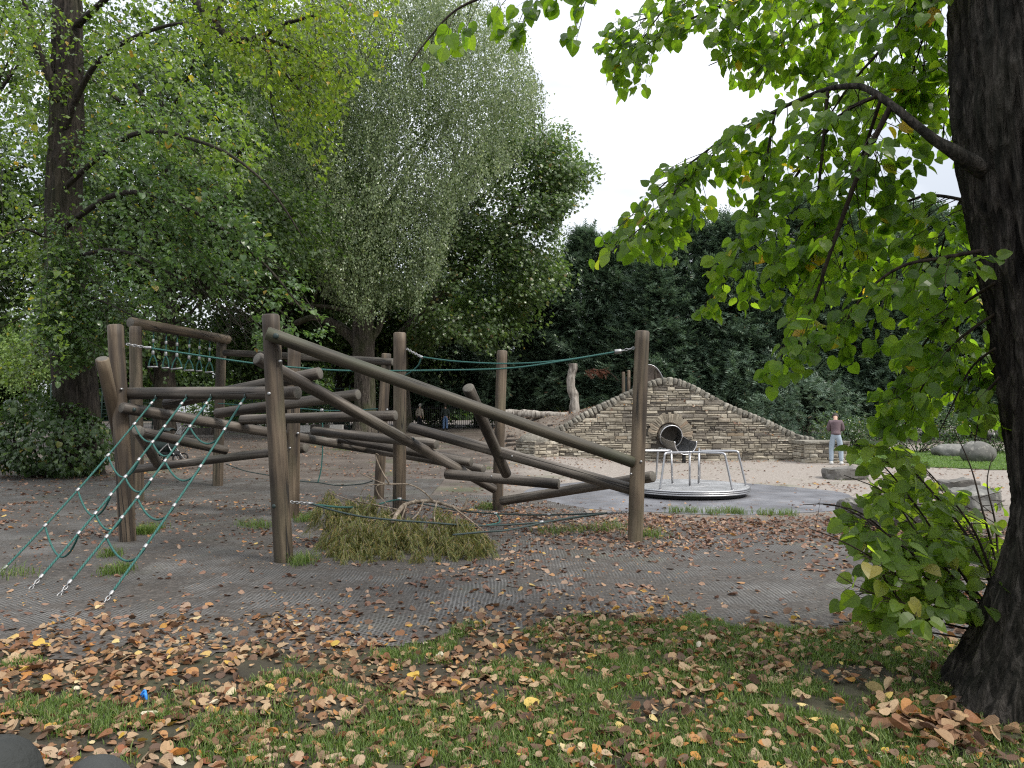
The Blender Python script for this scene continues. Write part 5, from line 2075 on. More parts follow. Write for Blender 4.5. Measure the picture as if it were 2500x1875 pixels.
# ------------------------------------------------------------------ leafy shoots at its foot
bush = thing('leafy_shoots', 'bright green leafy shoots sprouting at the foot of the near lime tree', 'shrub', (2.85, 4.5, 0))
spB = Spray()
stems = [([at(2400, 1500, 4.4), at(2200, 1330, 4.35), at(2060, 1240, 4.3), at(1960, 1232, 4.3)], .008),
         ([at(2400, 1510, 4.4), at(2220, 1420, 4.25), at(2110, 1350, 4.2), at(2030, 1310, 4.2), at(1975, 1290, 4.2)], .008),
         ([at(2400, 1480, 4.5), at(2240, 1240, 4.6), at(2150, 1130, 4.7), at(2085, 1075, 4.8)], .008),
         ([at(2390, 1530, 4.3), at(2230, 1480, 4.15), at(2110, 1440, 4.1), at(2040, 1400, 4.1)], .007),
         ([at(2400, 1490, 4.4), at(2260, 1330, 4.5), at(2170, 1210, 4.6), at(2060, 1160, 4.7)], .008),
         ([at(2426, 1440, 4.45), at(2355, 1299, 4.5), at(2257, 1180, 4.6), at(2165, 1080, 4.7)], .011),
         ([at(2430, 1430, 4.5), at(2380, 1300, 4.6), at(2300, 1190, 4.8), at(2235, 1120, 4.9)], .010),
         ([at(2440, 1400, 4.6), at(2400, 1250, 4.8), at(2370, 1140, 5.0), at(2330, 1050, 5.1)], .009),
         ([at(2400, 1500, 4.4), at(2250, 1400, 4.5), at(2150, 1290, 4.55), at(2085, 1245, 4.6), at(2010, 1232, 4.65)], .009),
         ([at(2400, 1500, 4.4), at(2270, 1440, 4.4), at(2170, 1330, 4.4), at(2080, 1300, 4.45)], .008),
         ([at(2380, 1540, 4.35), at(2240, 1500, 4.3), at(2170, 1430, 4.3), at(2140, 1370, 4.3)], .008),
         ([at(2420, 1490, 4.5), at(2330, 1380, 4.7), at(2220, 1260, 4.9), at(2130, 1180, 5.0)], .009),
         ([at(2390, 1520, 4.4), at(2260, 1485, 4.5), at(2150, 1450, 4.6), at(2090, 1450, 4.6)], .006),
         ([at(2440, 1420, 4.6), at(2430, 1280, 4.8), at(2410, 1180, 4.9), at(2425, 1110, 5.0)], .008),
         ([at(2430, 1460, 4.5), at(2400, 1350, 4.8), at(2340, 1270, 5.1), at(2270, 1230, 5.3)], .007),
         ([at(2370, 1560, 4.3), at(2250, 1540, 4.2), at(2180, 1520, 4.2), at(2120, 1505, 4.2)], .006),
         ([at(2430, 1390, 4.7), at(2330, 1240, 5.2), at(2260, 1150, 5.4)], .007)]
for ln in stems:
    limb('stem', ln[0], [ln[1], ln[1] * .3], M['twig'], bush, 7, .06, 26)
along(spB, stems, .045, .32, .088, .8, .5, .05, .2)
P, T, N, S = spB.arrays()
polyB = D([(1830, 960), (1950, 920), (2000, 985), (2060, 1075), (2120, 1060), (2178, 1020), (2178, 1200), (2170, 1330), (2090, 1330), (1960, 1345), (1880, 1330), (1815, 1290), (1850, 1200), (1812, 1120), (1840, 1070), (1900, 1060)])
iB = dist_keep(P, [polyB], 760)
print('bush', len(P), len(iB))
twig_mesh('twigs', spB.twigs, M['twig'], bush, [polyB])
leaves_out(bush, P[iB], T[iB], N[iB] * np.array([1, 1, .6]) + np.array([0, -.5, 0]), S[iB], LIME, LIME, M['shoot'], 300)

# ------------------------------------------------------------------ the big lime tree behind the net
BL = Vector((-11.2, 18.2, ghs(-11.2, 18.2)))
blime = thing('lime_tree', 'large old lime tree with a dark trunk and wide sweeping branches behind the rope net', 'tree', tuple(BL))
ridged_trunk('trunk', [BL + Vector((.1, 0, -.1)), BL + Vector((.1, 0, 1)), BL + Vector((-.05, 0, 2.6)), BL + Vector((-.3, 0, 4.6)), BL + Vector((-.42, 0, 7)), BL + Vector((-.40, 0, 9.4)), BL + Vector((-.45, 0, 12.5))],
             [.62, .50, .48, .46, .40, .36, .30], M['bark_dark'], blime, [(0.4, .35, .35, .4), (2.4, .35, .35, .4), (4.3, .4, .35, .4)], 110, 90, .03, 8, 6)
q = lambda sx, sy, d: at(sx, sy, d)
limbs_b = [([q(150, 330, 18), q(240, 150, 17), q(420, 60, 15), q(600, 90, 13)], .12),
           ([q(150, 560, 18), q(300, 470, 16), q(480, 520, 15), q(640, 640, 14.2), q(740, 760, 13.8)], .10),
           ([q(150, 640, 18), q(280, 610, 16), q(420, 670, 15.3), q(560, 760, 15)], .08),
           ([q(155, 460, 18), q(320, 330, 15.5), q(500, 350, 14), q(640, 440, 13.5), q(740, 580, 13.5)], .09),
           ([q(150, 250, 18), q(85, 100, 17.5), q(40, -80, 17)], .22), ([q(140, 600, 18), q(60, 560, 17), q(-30, 600, 16)], .07),
           ([q(190, 60, 18), q(330, -60, 16), q(480, -120, 14)], .12), ([q(150, 700, 18), q(260, 740, 16.5), q(380, 800, 15)], .06),
           ([q(150, 700, 17.5), q(80, 760, 16.5), q(0, 800, 16)], .05)]
for pts, r in limbs_b:
    limb('branch', pts, [r * .8, r * .38, r * .13], M['bark_dark'], blime, 8, .12, 36)
dark = [([q(440, -40, 11.6), q(520, 50, 11.2), q(568, 96, 11.0), q(632, 92, 10.9), q(690, 60, 10.8), q(770, 38, 10.8)], .07),
        ([q(632, 92, 10.9), q(720, 120, 10.9), q(780, 155, 11)], .04), ([q(572, 98, 11), q(655, 130, 10.9), q(662, 250, 10.9), q(680, 320, 11)], .022),
        ([q(660, 108, 10.9), q(690, 170, 10.9), q(745, 240, 11), q(800, 330, 11)], .018), ([q(520, 50, 11.2), q(545, 0, 11.2), q(560, -60, 11.2)], .04)]
for pts, r in dark:
    limb('branch', pts, [r, r * .75, r * .3], M['bark_dark'], blime, 8, .12, 40)
polyM = D([(120, 300), (330, 210), (430, 330), (520, 430), (600, 540), (660, 640), (705, 720), (690, 735), (640, 705), (560, 760), (480, 750), (300, 740), (210, 780), (130, 830), (60, 740), (90, 560)])
polyBR = D([(330, -60), (560, -60), (860, -60), (870, 110), (820, 180), (790, 150), (760, 250), (735, 330), (712, 420), (690, 420), (660, 330), (610, 290), (560, 200), (480, 130), (400, 60)])
polyHL = D([(-60, -60), (340, -60), (420, 90), (520, 200), (600, 330), (520, 420), (330, 330), (200, 420), (140, 620), (150, 760), (60, 830), (-60, 860)])
spM = Spray()
for pts, r in limbs_b:
    P = smooth_path(pts, 50)
    for _ in range(95):
        i = RN.randint(6, 48)
        p = P[i] + rng.normal(0, .42, 3)
        d = unit(np.array([RN.uniform(.45, 1.0), RN.uniform(-.6, .1), RN.uniform(-.85, -.2)]))
        spM.grow(p, d, RN.uniform(1.0, 2.4), .28, .07, .112, .15, .55, .008, 0, .45, .22)
P, T, N, S = spM.arrays()
P[:, 1] = np.maximum(P[:, 1], 13.6 + .4 * rng.random(len(P)))
kk_ = ~((fbm(P * np.array([.7, .7, 1.2]), .9, 45, 3) < -.12) & (rng.random(len(P)) < .9))
P, T, N, S = P[kk_], T[kk_], N[kk_], S[kk_]
_x, _y, _ = proj(P)
kk_ = ~((_x > 300) & (_x < 620) & (_y > 745) & (P[:, 1] < 16.4))
P, T, N, S = P[kk_], T[kk_], N[kk_], S[kk_]
iM = dist_keep(P, [polyM], 19000)
print('main', len(P), len(iM))
mainA = [a[iM] for a in (P, T, N, S)]
spH = Spray()
for _ in range(620):
    sx, sy, d = RN.uniform(-60, 640), RN.uniform(-120, 880), RN.uniform(14, 20)
    p = np.array(at(sx, sy, d))
    dd = unit(np.array([RN.uniform(-.2, .9), RN.uniform(-.6, .2), RN.uniform(-.9, -.1)]))
    spH.grow(p, dd, RN.uniform(.9, 2.1), .4, .08, .115, .18, .55, .008, 0, .5, .28)
Ph, Th, Nh, Sh = spH.arrays()
_x, _y, _ = proj(Ph)
tr = (_x > 88) & (_x < 215) & (_y < 660) & (Ph[:, 1] < 17.8)
gap = fbm(Ph, .7, 44, 3) < -.02
kk_ = ~(tr & (rng.random(len(Ph)) < .8)) & ~(gap & (rng.random(len(Ph)) < .9))
Ph, Th, Nh, Sh = Ph[kk_], Th[kk_], Nh[kk_], Sh[kk_]
iH = dist_keep(Ph, [polyHL], 11000)
print('high', len(Ph), len(iH))
hiA = [a[iH] for a in (Ph, Th, Nh, Sh)]
twig_mesh('twigs', spM.twigs[::2], M['bark_dark'], blime, [polyM], 3)
twig_mesh('twigs', spH.twigs[::3], M['bark_dark'], blime, [polyHL], 3)
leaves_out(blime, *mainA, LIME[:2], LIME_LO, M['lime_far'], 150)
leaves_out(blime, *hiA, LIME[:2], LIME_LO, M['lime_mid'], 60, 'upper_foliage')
spR = Spray()
for pts, r in dark:
    Pp = smooth_path(pts, 40)
    for _ in range(26):
        p = Pp[RN.randint(3, 39)] + rng.normal(0, .3, 3)
        spR.grow(p, unit(np.array([RN.uniform(-.3, .8), RN.uniform(-.5, .5), RN.uniform(-1.1, .5)])), RN.uniform(.6, 1.7), .7, .07, .076, .16, .45, .006, 0, .7, .35)
for _ in range(200):
    p = np.array(at(RN.uniform(420, 980), RN.uniform(-120, 200), RN.uniform(10, 12.5)))
    spR.grow(p, unit(np.array([RN.uniform(-.3, .8), RN.uniform(-.5, .5), RN.uniform(-1.1, .3)])), RN.uniform(.6, 1.5), .7, .07, .076, .16, .45, .006, 0, .7, .35)
P, T, N, S = spR.arrays()
iR = dist_keep(P, [polyBR], 6000)
print('bright', len(P), len(iR))
twig_mesh('twigs', spR.twigs[::2], M['bark_dark'], blime, [polyBR], 3)
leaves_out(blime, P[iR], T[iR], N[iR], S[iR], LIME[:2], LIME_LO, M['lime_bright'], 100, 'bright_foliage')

# leafy growth hiding the foot of that tree
ivy = thing('ivy_growth', 'dense dark leafy growth wrapped round the foot of the large old lime tree', 'shrub', (-11.2, 17.6, ghs(-11.2, 17.6)))
n = 5200
u = rng.normal(0, 1, (n, 3))
u = unit(u) * rng.uniform(.72, 1.05, (n, 1))
base = np.array([-11.35, 17.4, ghs(-11.2, 17.4) + .85])
P = base + u * np.array([1.45, 1.15, 1.05])
k_ = fbm(P, 1.1, 71, 3)
keep = (P[:, 2] > ghs(-11.2, 17.4) + .03) & (k_ > -.55) & (P[:, 1] < 18.0)
P, u = P[keep], u[keep]
P += unit(u) * (k_[keep] * .35)[:, None]
N = unit(u + np.array([0, 0, .9]) + rng.normal(0, .4, P.shape))
T = unit(np.array([0, 0, -.8]) + u * .5 + rng.normal(0, .4, P.shape))
leaves_out(ivy, P, T, N, rng.uniform(.09, .15, len(P)), LIME[:2], LIME_LO, M['ivy'], 120)
b = Buf()
for _ in range(40):
    a = RN.uniform(0, 6.28)
    p0 = np.array([-11.3 + .5 * math.cos(a), 17.6 + .5 * math.sin(a), ghs(-11.2, 17.5)])
    p1 = p0 + np.array([math.cos(a) * RN.uniform(.4, 1), math.sin(a) * RN.uniform(.3, .8), RN.uniform(.6, 1.7)])
    tube(b, smooth_path([p0, (p0 + p1) / 2 + rng.normal(0, .1, 3), p1], 8), [.02, .006], 5, False)
b.build('stems', M['bark_dark'], ivy, True, 'stuff')


# ------------------------------------------------------------------ broadleaf crowns made of leaf clumps
def clumps(cent, rad, n_cl, per, size, squash=.55, shell=.55, seed=0, polys=None, lay=.6, tdown=.5):
    u = unit(rng.normal(0, 1, (n_cl, 3))) * (rng.uniform(shell ** 3, 1, (n_cl, 1)) ** (1 / 3))
    C = np.array(cent) + u * np.array(rad)
    P, N, T = [], [], []
    for c, uu in zip(C, u):
        m_ = int(per * RN.uniform(.5, 1.4))
        s_ = RN.uniform(.6, 1.25)
        o = rng.normal(0, 1, (m_, 3)) * np.array([.75, .75, .75 * squash]) * s_
        o[:, 2] -= .22 * (o[:, 0] ** 2 + o[:, 1] ** 2) / s_
        P.append(c + o)
        out = unit(uu * np.array([1, 1, .4]) + 1e-4)
        N.append(unit(np.array([0, 0, lay]) + out * .6 + rng.normal(0, .38, (m_, 3))))
        T.append(unit(out * .6 + np.array([0, 0, -tdown]) + rng.normal(0, .5, (m_, 3))))
    P, N, T = np.concatenate(P), np.concatenate(N), np.concatenate(T)
    if polys is not None:
        k = in_shape(P, polys, 34.0, .55)
        P, N, T = P[k], N[k], T[k]
    return P, T, N, size * rng.uniform(.7, 1.2, len(P)), C


def crown_out(parent, P, T, N, S, tmpl, mat, name='crown'):
    return instances(tmpl, P, leaf_frames(T, N), S).build(name, mat, parent, False)


# old spreading tree in the middle with weeping pale foliage
OT = on_ground(892, 1052)
OT = Vector((at(892, 1052, 37).x, 37, ghs(at(892, 1052, 37).x, 37)))
birch = thing('weeping_tree', 'tall old tree with a thick grey trunk and pale fine weeping foliage', 'tree', tuple(OT))
cz = lambda sx, sy, d=37: at(sx, sy, d)
ridged_trunk('trunk', [OT + Vector((0, 0, -.1)), cz(892, 1000), cz(890, 900), cz(886, 830), cz(888, 740), cz(880, 640), cz(900, 480), cz(930, 300)], [.72, .52, .50, .56, .46, .34, .25, .14], M['bark_mid'], birch,
             [(0.5, .3, .4, .5), (2.6, .3, .4, .5), (4.6, .3, .4, .5)], 110, 60, .03, 12, 5)
for pts, r in [([cz(885, 850), cz(830, 800), cz(770, 775), cz(720, 790)], .34), ([cz(780, 780), cz(765, 740), cz(785, 690)], .16),
               ([cz(890, 850), cz(925, 800), cz(938, 770)], .24), ([cz(888, 800), cz(850, 760), cz(760, 745), cz(700, 740)], .16),
               ([cz(888, 760), cz(830, 650), cz(760, 560), cz(690, 500), cz(560, 480)], .22), ([cz(760, 560), cz(700, 600), cz(620, 560)], .12),
               ([cz(885, 640), cz(960, 480), cz(1050, 330)], .18), ([cz(890, 560), cz(840, 380), cz(860, 200)], .18), ([cz(880, 640), cz(780, 470), cz(700, 330)], .16),
               ([cz(900, 480), cz(1000, 360), cz(1120, 260)], .12)]:
    limb('limb', pts, [r, r * .7, r * .35], M['bark_mid'], birch, 9, .2, 30)
polyBi = D([(700, -60), (1010, -60), (1120, 40), (1150, 130), (1190, 200), (1180, 290), (1120, 340), (1060, 390), (990, 440), (975, 520), (955, 570), (915, 620), (895, 700), (850, 650), (800, 700), (750, 660), (690, 620), (620, 560), (540, 440), (500, 300), (560, 100)])
Pb, Tb, Nb = [], [], []
twb = []
for _ in range(15000):
    sx, sy = RN.uniform(600, 1360), RN.uniform(-120, 760)
    if not in_poly(polyBi, np.array([sx]), np.array([sy]))[0]:
        continue
    d = 30 + 6.5 * RN.random() ** 1.4
    p = np.array(at(sx, sy, d))
    cl = float(vnoise([p * np.array([1, 1, .55])], .75, 90)[0]) + .6 * float(vnoise([p * np.array([1, 1, .6])], 1.9, 91)[0])
    if cl < -.18 and RN.random() < .85:
        continue
    L = RN.uniform(.4, 1.5)
    m_ = int(L / .05)
    sw = rng.normal(0, .34, 2)
    t = np.sort(rng.random(m_)) * L
    pts = p + np.stack([sw[0] * (t / L) ** .6 * .8, sw[1] * (t / L), -t], -1) + rng.normal(0, .085, (m_, 3))
    Pb.append(pts)
    if RN.random() < .3:
        twb.append((p + np.stack([sw[0] * np.array([0, .7, 1]) * .8, sw[1] * np.array([0, .5, 1]), -L * np.array([0, .5, 1])], -1), .008))
Pb = np.concatenate(Pb)
Pb = Pb[in_shape(Pb + np.array([0, 0, -.3]), [polyBi], 44.0, .5)]
Nb = unit(rng.normal(0, .6, Pb.shape) + np.array([.1, -.6, .75]))
Tb = unit(rng.normal(0, .5, Pb.shape) + np.array([0, 0, -.9]))
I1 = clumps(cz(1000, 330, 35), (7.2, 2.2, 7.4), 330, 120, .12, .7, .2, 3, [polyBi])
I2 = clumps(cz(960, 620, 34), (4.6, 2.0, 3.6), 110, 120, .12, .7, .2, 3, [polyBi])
crown_out(birch, *(np.concatenate(z) for z in zip((I1[0], I1[2], I1[1], I1[3]), (I2[0], I2[2], I2[1], I2[3]))), [flake_leaf(.4)], M['wood'], 'inner_crown')  # dark leaf colour paints shade into the gaps behind the strands
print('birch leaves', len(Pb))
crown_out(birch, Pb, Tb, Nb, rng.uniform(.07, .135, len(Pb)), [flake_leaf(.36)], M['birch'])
twig_mesh('twigs', twb, M['bark_dark'], birch, None, 3)

# sycamore behind it
syc = thing('sycamore_tree', 'dark green sycamore with layered leaf clumps against the sky behind the weeping tree', 'tree', (at(1000, 1040, 42).x, 42, .6))
cs = lambda sx, sy, d=41: at(sx, sy, d)
limb('trunk', [Vector((cs(985, 1040).x, 42, .3)), cs(980, 900), cs(985, 820), cs(1040, 760), cs(1110, 680), cs(1220, 560), cs(1290, 440)], [.45, .40, .38, .34, .30, .2, .08], M['bark_mid'], syc, 14, .2, 60)
for pts, r in [([cs(1110, 680), cs(1080, 560), cs(1100, 440), cs(1130, 330)], .22), ([cs(1220, 560), cs(1330, 520), cs(1400, 490)], .12), ([cs(1040, 760), cs(1150, 790), cs(1260, 800)], .12),
               ([cs(1080, 560), cs(1180, 480), cs(1260, 400)], .14), ([cs(1100, 440), cs(1180, 330), cs(1240, 260)], .12), ([cs(1000, 800), cs(1000, 660), cs(980, 520)], .18)]:
    limb('limb', pts, [r, r * .6, r * .25], M['bark_mid'], syc, 8, .2, 26)
polySy = D([(1140, 180), (1185, 205), (1215, 250), (1250, 300), (1288, 330), (1285, 400), (1245, 430), (1215, 470), (1222, 530), (1245, 570), (1235, 640), (1190, 680), (1215, 730), (1150, 760), (1080, 790), (980, 730), (900, 760), (860, 640), (960, 480), (1010, 330), (1080, 220)])
A1 = clumps(cs(1090, 700, 40), (5.6, 3.2, 4.2), 150, 120, .21, .45, .5, 1, [polySy])
A2 = clumps(cs(1240, 500, 40), (4.6, 3.0, 5.6), 170, 125, .21, .45, .5, 2, [polySy])
A3 = clumps(cs(1370, 430, 40), (2.2, 2.0, 2.6), 45, 120, .21, .45, .4, 2, [polySy])
P, T, N, S = (np.concatenate(z) for z in zip(A1[:4], A2[:4], A3[:4]))
crown_out(syc, P, T, N, S, [maple_leaf()], M['sycamore'])

# second lime trunk and woodland trees filling in behind
def wood_tree(label, sx, base_sy, d, trunk_r, top_sy, crowns, mat, size, tmpl, polys=None, bark='bark_dark', name='broadleaf_tree', lean=0):
    x = at(sx, 900, d).x
    bz = ghs(x, d)
    o = thing(name, label, 'tree', (x, d, bz))
    limb('trunk', [Vector((x, d, bz - .1)), at(sx, (base_sy + top_sy) / 2, d), at(sx + lean, top_sy, d)], [trunk_r * 1.2, trunk_r, trunk_r * .6], M[bark], o, 16, .15, 40)
    acc = []
    for (cx, cy, cd, rx, ry, rz, ncl, per) in crowns:
        A = clumps(at(cx, cy, cd), (rx, ry, rz), ncl, per, size, .5, .35, 1, polys)
        acc.append(A[:4])
        for c in A[4][::9]:
            s_ = at(sx + lean * .6, min(max(proj([c])[1][0] + 120, top_sy), base_sy - 100), d)
            limb('limb', [s_, (s_ + Vector(c)) / 2 + Vector((0, 0, -.3)), Vector(c)], [trunk_r * .28, trunk_r * .16, .02], M[bark], o, 6, .1, 14)
    P, T, N, S = (np.concatenate(z) for z in zip(*acc))
    crown_out(o, P, T, N, S, tmpl, M[mat])
    return o


wood_tree('straight dark trunk with a leafy crown seen under the high beam', 405, 1100, 27, .34, 300,
          [(440, 250, 27, 5.4, 4, 4.8, 120, 120), (560, 560, 28, 4.0, 3, 2.6, 120, 130), (330, 560, 27, 3.2, 3, 2.6, 90, 120), (300, 800, 26, 2.6, 2.2, .9, 34, 100)], 'wood', .19, [kite_leaf(.4)])
wood_tree('slender dark tree between the old lime and the weeping tree', 690, 1040, 40, .26, 350,
          [(650, 250, 41, 7, 4, 7.0, 210, 150), (700, 640, 41, 5.5, 3, 3.6, 180, 140), (600, 830, 42, 5, 3, 1.8, 100, 130)], 'wood', .24, [kite_leaf(.4)])
wood_tree('bushy green tree filling the gap at the edge of the wood', -60, 1100, 33, .3, 300,
          [(60, 300, 33, 5.5, 4, 7.5, 130, 120), (-120, 600, 33, 4.5, 3, 5.0, 120, 130)], 'wood', .22, [kite_leaf(.4)])
wood_tree('dark green tree behind the trunk of the weeping tree', 830, 1045, 47, .28, 500,
          [(860, 760, 47, 6.5, 3, 2.9, 190, 140), (760, 560, 47, 6, 3, 4.2, 190, 140), (960, 880, 48, 4.6, 2.5, 1.2, 90, 120)], 'sycamore', .26, [kite_leaf(.42)])


# ------------------------------------------------------------------ the conifer hedge
FR = [frond(5, .22, .35), frond(5, .26, .5), frond(4, .2, .25)]


def conifer_mesh(h, r, skirt, nf, seed):
    rs = np.random.default_rng(seed)
    npl = nf // 11
    f = rs.random(npl) ** 1.25
    z = skirt + (h - skirt) * f
    a = rs.uniform(0, 2 * np.pi, npl)
    prof_r = r * (1 - f) ** .62 * (1 + .25 * np.sin(a * 3 + seed) * (1 - f)) + .12
    rad = prof_r * rs.uniform(.35, 1.06, npl) * (1 + .12 * np.sin(z * 2.6 + a * 2))
    C = np.stack([rad * np.cos(a), rad * np.sin(a), z], -1)
    P, T, N, S = [], [], [], []
    for c, aa, ff in zip(C, a, f):
        out = np.array([math.cos(aa), math.sin(aa), 0])
        m_ = 11
        base = c + rs.normal(0, 1, (m_, 3)) * np.array([.20, .20, .16])
        d = unit(out * rs.uniform(.5, 1.1, (m_, 1)) + np.array([0, 0, .28 + .5 * ff]) + rs.normal(0, .42, (m_, 3)))
        P.append(base); T.append(d)
        N.append(unit(np.array([0, 0, 1.0]) + out * .4 + rs.normal(0, .35, (m_, 3))))
        S.append(rs.uniform(.45, .95, m_))
    P, T, N, S = np.concatenate(P), np.concatenate(T), np.concatenate(N), np.concatenate(S)
    return instances(FR, P, leaf_frames(T, N), S, rs.integers(0, 3, len(P))).mesh('crown', False, (M['conifer'],))


cm = [conifer_mesh(10.5, 2.5, 1.5, 8600, 1), conifer_mesh(11.5, 2.6, 1.8, 9000, 2), conifer_mesh(9.6, 2.6, .8, 8600, 3)]
tb = Buf()
tube(tb, [(0, 0, -.2), (0, 0, 1.2), (.05, 0, 4), (0, .03, 8.5)], [.26, .2, .16, .04], 12, True, .1)
tmesh = tb.mesh('trunk', True, (M['bark_dark'],))
con = [  # photograph x of the trunk, distance, height scale, which, width scale
    (1085, 48.5, .86, 1, 1.0), (1165, 48, .92, 0, 1.0), (1262, 46.5, 1.0, 1, 1.0), (1345, 46, 1.03, 0, 1.0), (1425, 44.5, 1.08, 1, 1.0), (1508, 44, 1.12, 0, 1.05), (1600, 41, 1.06, 2, 1.1), (1690, 41.5, 1.10, 1, 1.0),
    (1780, 40.5, 1.16, 0, 1.1), (1870, 41, 1.12, 2, 1.1), (1965, 40, 1.16, 1, 1.05), (2065, 40.5, 1.2, 0, 1.1), (2160, 39, 1.14, 2, 1.15), (2260, 39.5, 1.1, 1, 1.1), (2365, 39, 1.15, 0, 1.1), (2470, 38.5, 1.1, 2, 1.1),
    (1000, 50, .80, 0, 1.0), (2570, 39, 1.1, 1, 1.1)]
deep = ['first dark conifer at the thin end of the hedge, beside the weeping tree', 'dark conifer behind the two people by the fence', 'dark conifer with a bare trunk next to the far people',
        'dark conifer with bare lower trunk behind the log-edged terrace', 'dark conifer directly behind the crooked grey trunk', 'tall dark conifer just past the crooked grey trunk',
        'bushy dark conifer behind the steel slide hood', 'dark conifer above the crest of the stone wall', 'tall dark conifer behind the falling slope of the wall', 'broad dark conifer behind the lower slope of the wall',
        'dark conifer above the low end of the wall', 'tall dark conifer behind the standing man', 'broad dark conifer just past the standing man', 'dark conifer behind the lawn', 'dark conifer behind the two boulders',
        'broad dark conifer partly hidden by the near lime trunk', 'shortest dark conifer deep behind the weeping tree', 'dark conifer behind the near lime trunk']
order = [1, 2, 3, 4, 5, 6, 7, 8, 9, 10, 11, 12, 13, 14, 15, 17]
lab = [deep[0]] + deep[1:16] + [deep[16], deep[17]]
for n, (sx, d, hs, w, ws) in enumerate(con):
    x = at(sx, 900, d).x
    o = thing('conifer_tree', lab[n], 'tree', (x, d, ghs(x, d)), 'tall dark conifers in the hedge row')
    rot = RN.uniform(0, 6.28)
    mw = Matrix.Translation((x, d, ghs(x, d))) @ Matrix.Rotation(rot, 4, 'Z') @ Matrix.Diagonal((ws, ws, hs, 1))
    put('trunk', tmesh, o, None, None, mw)
    put('crown', cm[w], o, None, None, mw)
# dead red-brown spray on one of them
b = Buf()
ds = thing('dead_branch', 'dead rust-red conifer spray hanging beside the slide hood', 'branch', tuple(at(1450, 905, 37)))
n = 60
P = np.array([tuple(at(RN.uniform(1428, 1482), RN.uniform(899, 914), 37)) for _ in range(n)])
T = unit(np.array([.6, 0, -.7]) + rng.normal(0, .5, (n, 3)))
instances(FR, P, leaf_frames(T, unit(rng.normal(0, 1, (n, 3)))), rng.uniform(.2, .45, n)).build('needles', M['dead_needle'], ds, False, 'stuff')
limb('twig', [at(1510, 930, 38), at(1480, 905, 37.2), at(1432, 902, 37)], [.03, .015], M['twig'], ds, 5, 0, 10)

# evergreen shrubs before the hedge
def shrub(label, sx, sy, d, r, mat, size, n, name='shrub'):
    c = at(sx, sy, d)
    g = ghs(c.x, d)
    o = thing(name, label, 'shrub', (c.x, d, g))
    u = unit(rng.normal(0, 1, (n, 3))) * rng.uniform(.6, 1.05, (n, 1))
    P = np.array([c.x, d, g + r[2] * .75]) + u * np.array(r)
    k = fbm(P, 1.3 / r[0], RN.randint(0, 99), 3)
    P += unit(u) * (k * .25 * r[0])[:, None]
    kk = P[:, 2] > g + .02
    P, u = P[kk], u[kk]
    N = unit(u * .6 + np.array([0, 0, .8]) + rng.normal(0, .45, P.shape))
    T = unit(u + np.array([0, 0, -.3]) + rng.normal(0, .5, P.shape))
    crown_out(o, P, T, N, size * rng.uniform(.7, 1.2, len(P)), [kite_leaf(.4)] if mat != 'conifer' else FR, M[mat], 'foliage')
    b = Buf()
    for _ in range(14):
        a = RN.uniform(0, 6.28)
        tube(b, [(c.x + .1 * math.cos(a), d + .1 * math.sin(a), g - .05), (c.x + r[0] * .5 * math.cos(a), d + r[1] * .5 * math.sin(a), g + r[2] * .9)], [.025, .008], 5, False)
    b.build('stems', M['bark_dark'], o, True, 'stuff')
    return o


shrub('low dark evergreen shrub behind the standing man', 2090, 1100, 30, (1.9, 1.0, 1.0), 'ivy', .10, 2200)
shrub('dark ivy-leaved shrub behind the darker boulder', 2240, 1110, 28.5, (2.4, 1.0, .8), 'ivy', .10, 2600)
shrub('dark shrub between the boulders and the lime trunk', 2420, 1090, 28, (2.2, 1.2, 1.2), 'ivy', .11, 2600)
shrub('bushy low conifer growth at the end of the wall', 1960, 1080, 33, (2.6, 1.2, 1.7), 'conifer', .6, 900, 'conifer_shrub')
shrub('small bright green shrub showing between the dark conifer trunks', 1290, 990, 47.5, (1.6, .8, 1.3), 'far_green', .16, 700)
shrub('second small bright shrub between the conifer trunks by the crooked trunk', 1380, 990, 48, (1.3, .8, 1.2), 'far_green', .16, 600)
shrub('pale shrub glimpsed behind the person in the cream jacket', 1055, 1020, 48, (1.2, .8, 1.2), 'far_green', .16, 600)
shrub('pale yellow-green shrub behind the mesh fence', 500, 1010, 44, (1.6, 1.0, 1.4), 'far_green', .16, 900)
shrub('dark leafy hedge shrub behind the mesh fence', 620, 1000, 46, (4.5, 1.5, 2.4), 'wood', .18, 3000)

# far pale trees beyond the old lime, and the wood that closes the view
wood_tree('pale yellow-green tree in the open beyond the old lime', 70, 960, 62, .3, 850,
          [(60, 870, 62, 4.2, 3, 3.0, 80, 90), (140, 840, 64, 3.0, 2, 2.2, 40, 90)], 'far_green', .2, [kite_leaf(.42)])
wood_tree('pale far tree at the edge of the open ground', -40, 980, 66, .3, 800, [(-20, 860, 66, 4.5, 3, 4.5, 90, 90), (30, 780, 67, 3, 3, 3, 40, 90)], 'far_green', .22, [kite_leaf(.42)])
acc = []
for _ in range(46):
    sx = RN.uniform(-300, 2900)
    d = RN.uniform(66, 84)
    if 60 < sx < 190:
        continue
    acc.append(clumps(at(sx, RN.uniform(860, 1000), d), (6, 3, 4.2 if sx < 1000 else 3.5), 80, 110, .55, .6, .4, 1)[:4])
P, T, N, S = (np.concatenate(z) for z in zip(*acc))
tag(instances([kite_leaf(.45)], P, leaf_frames(T, N), S).build('far_wood', M['wood'], None, False), kind='stuff')

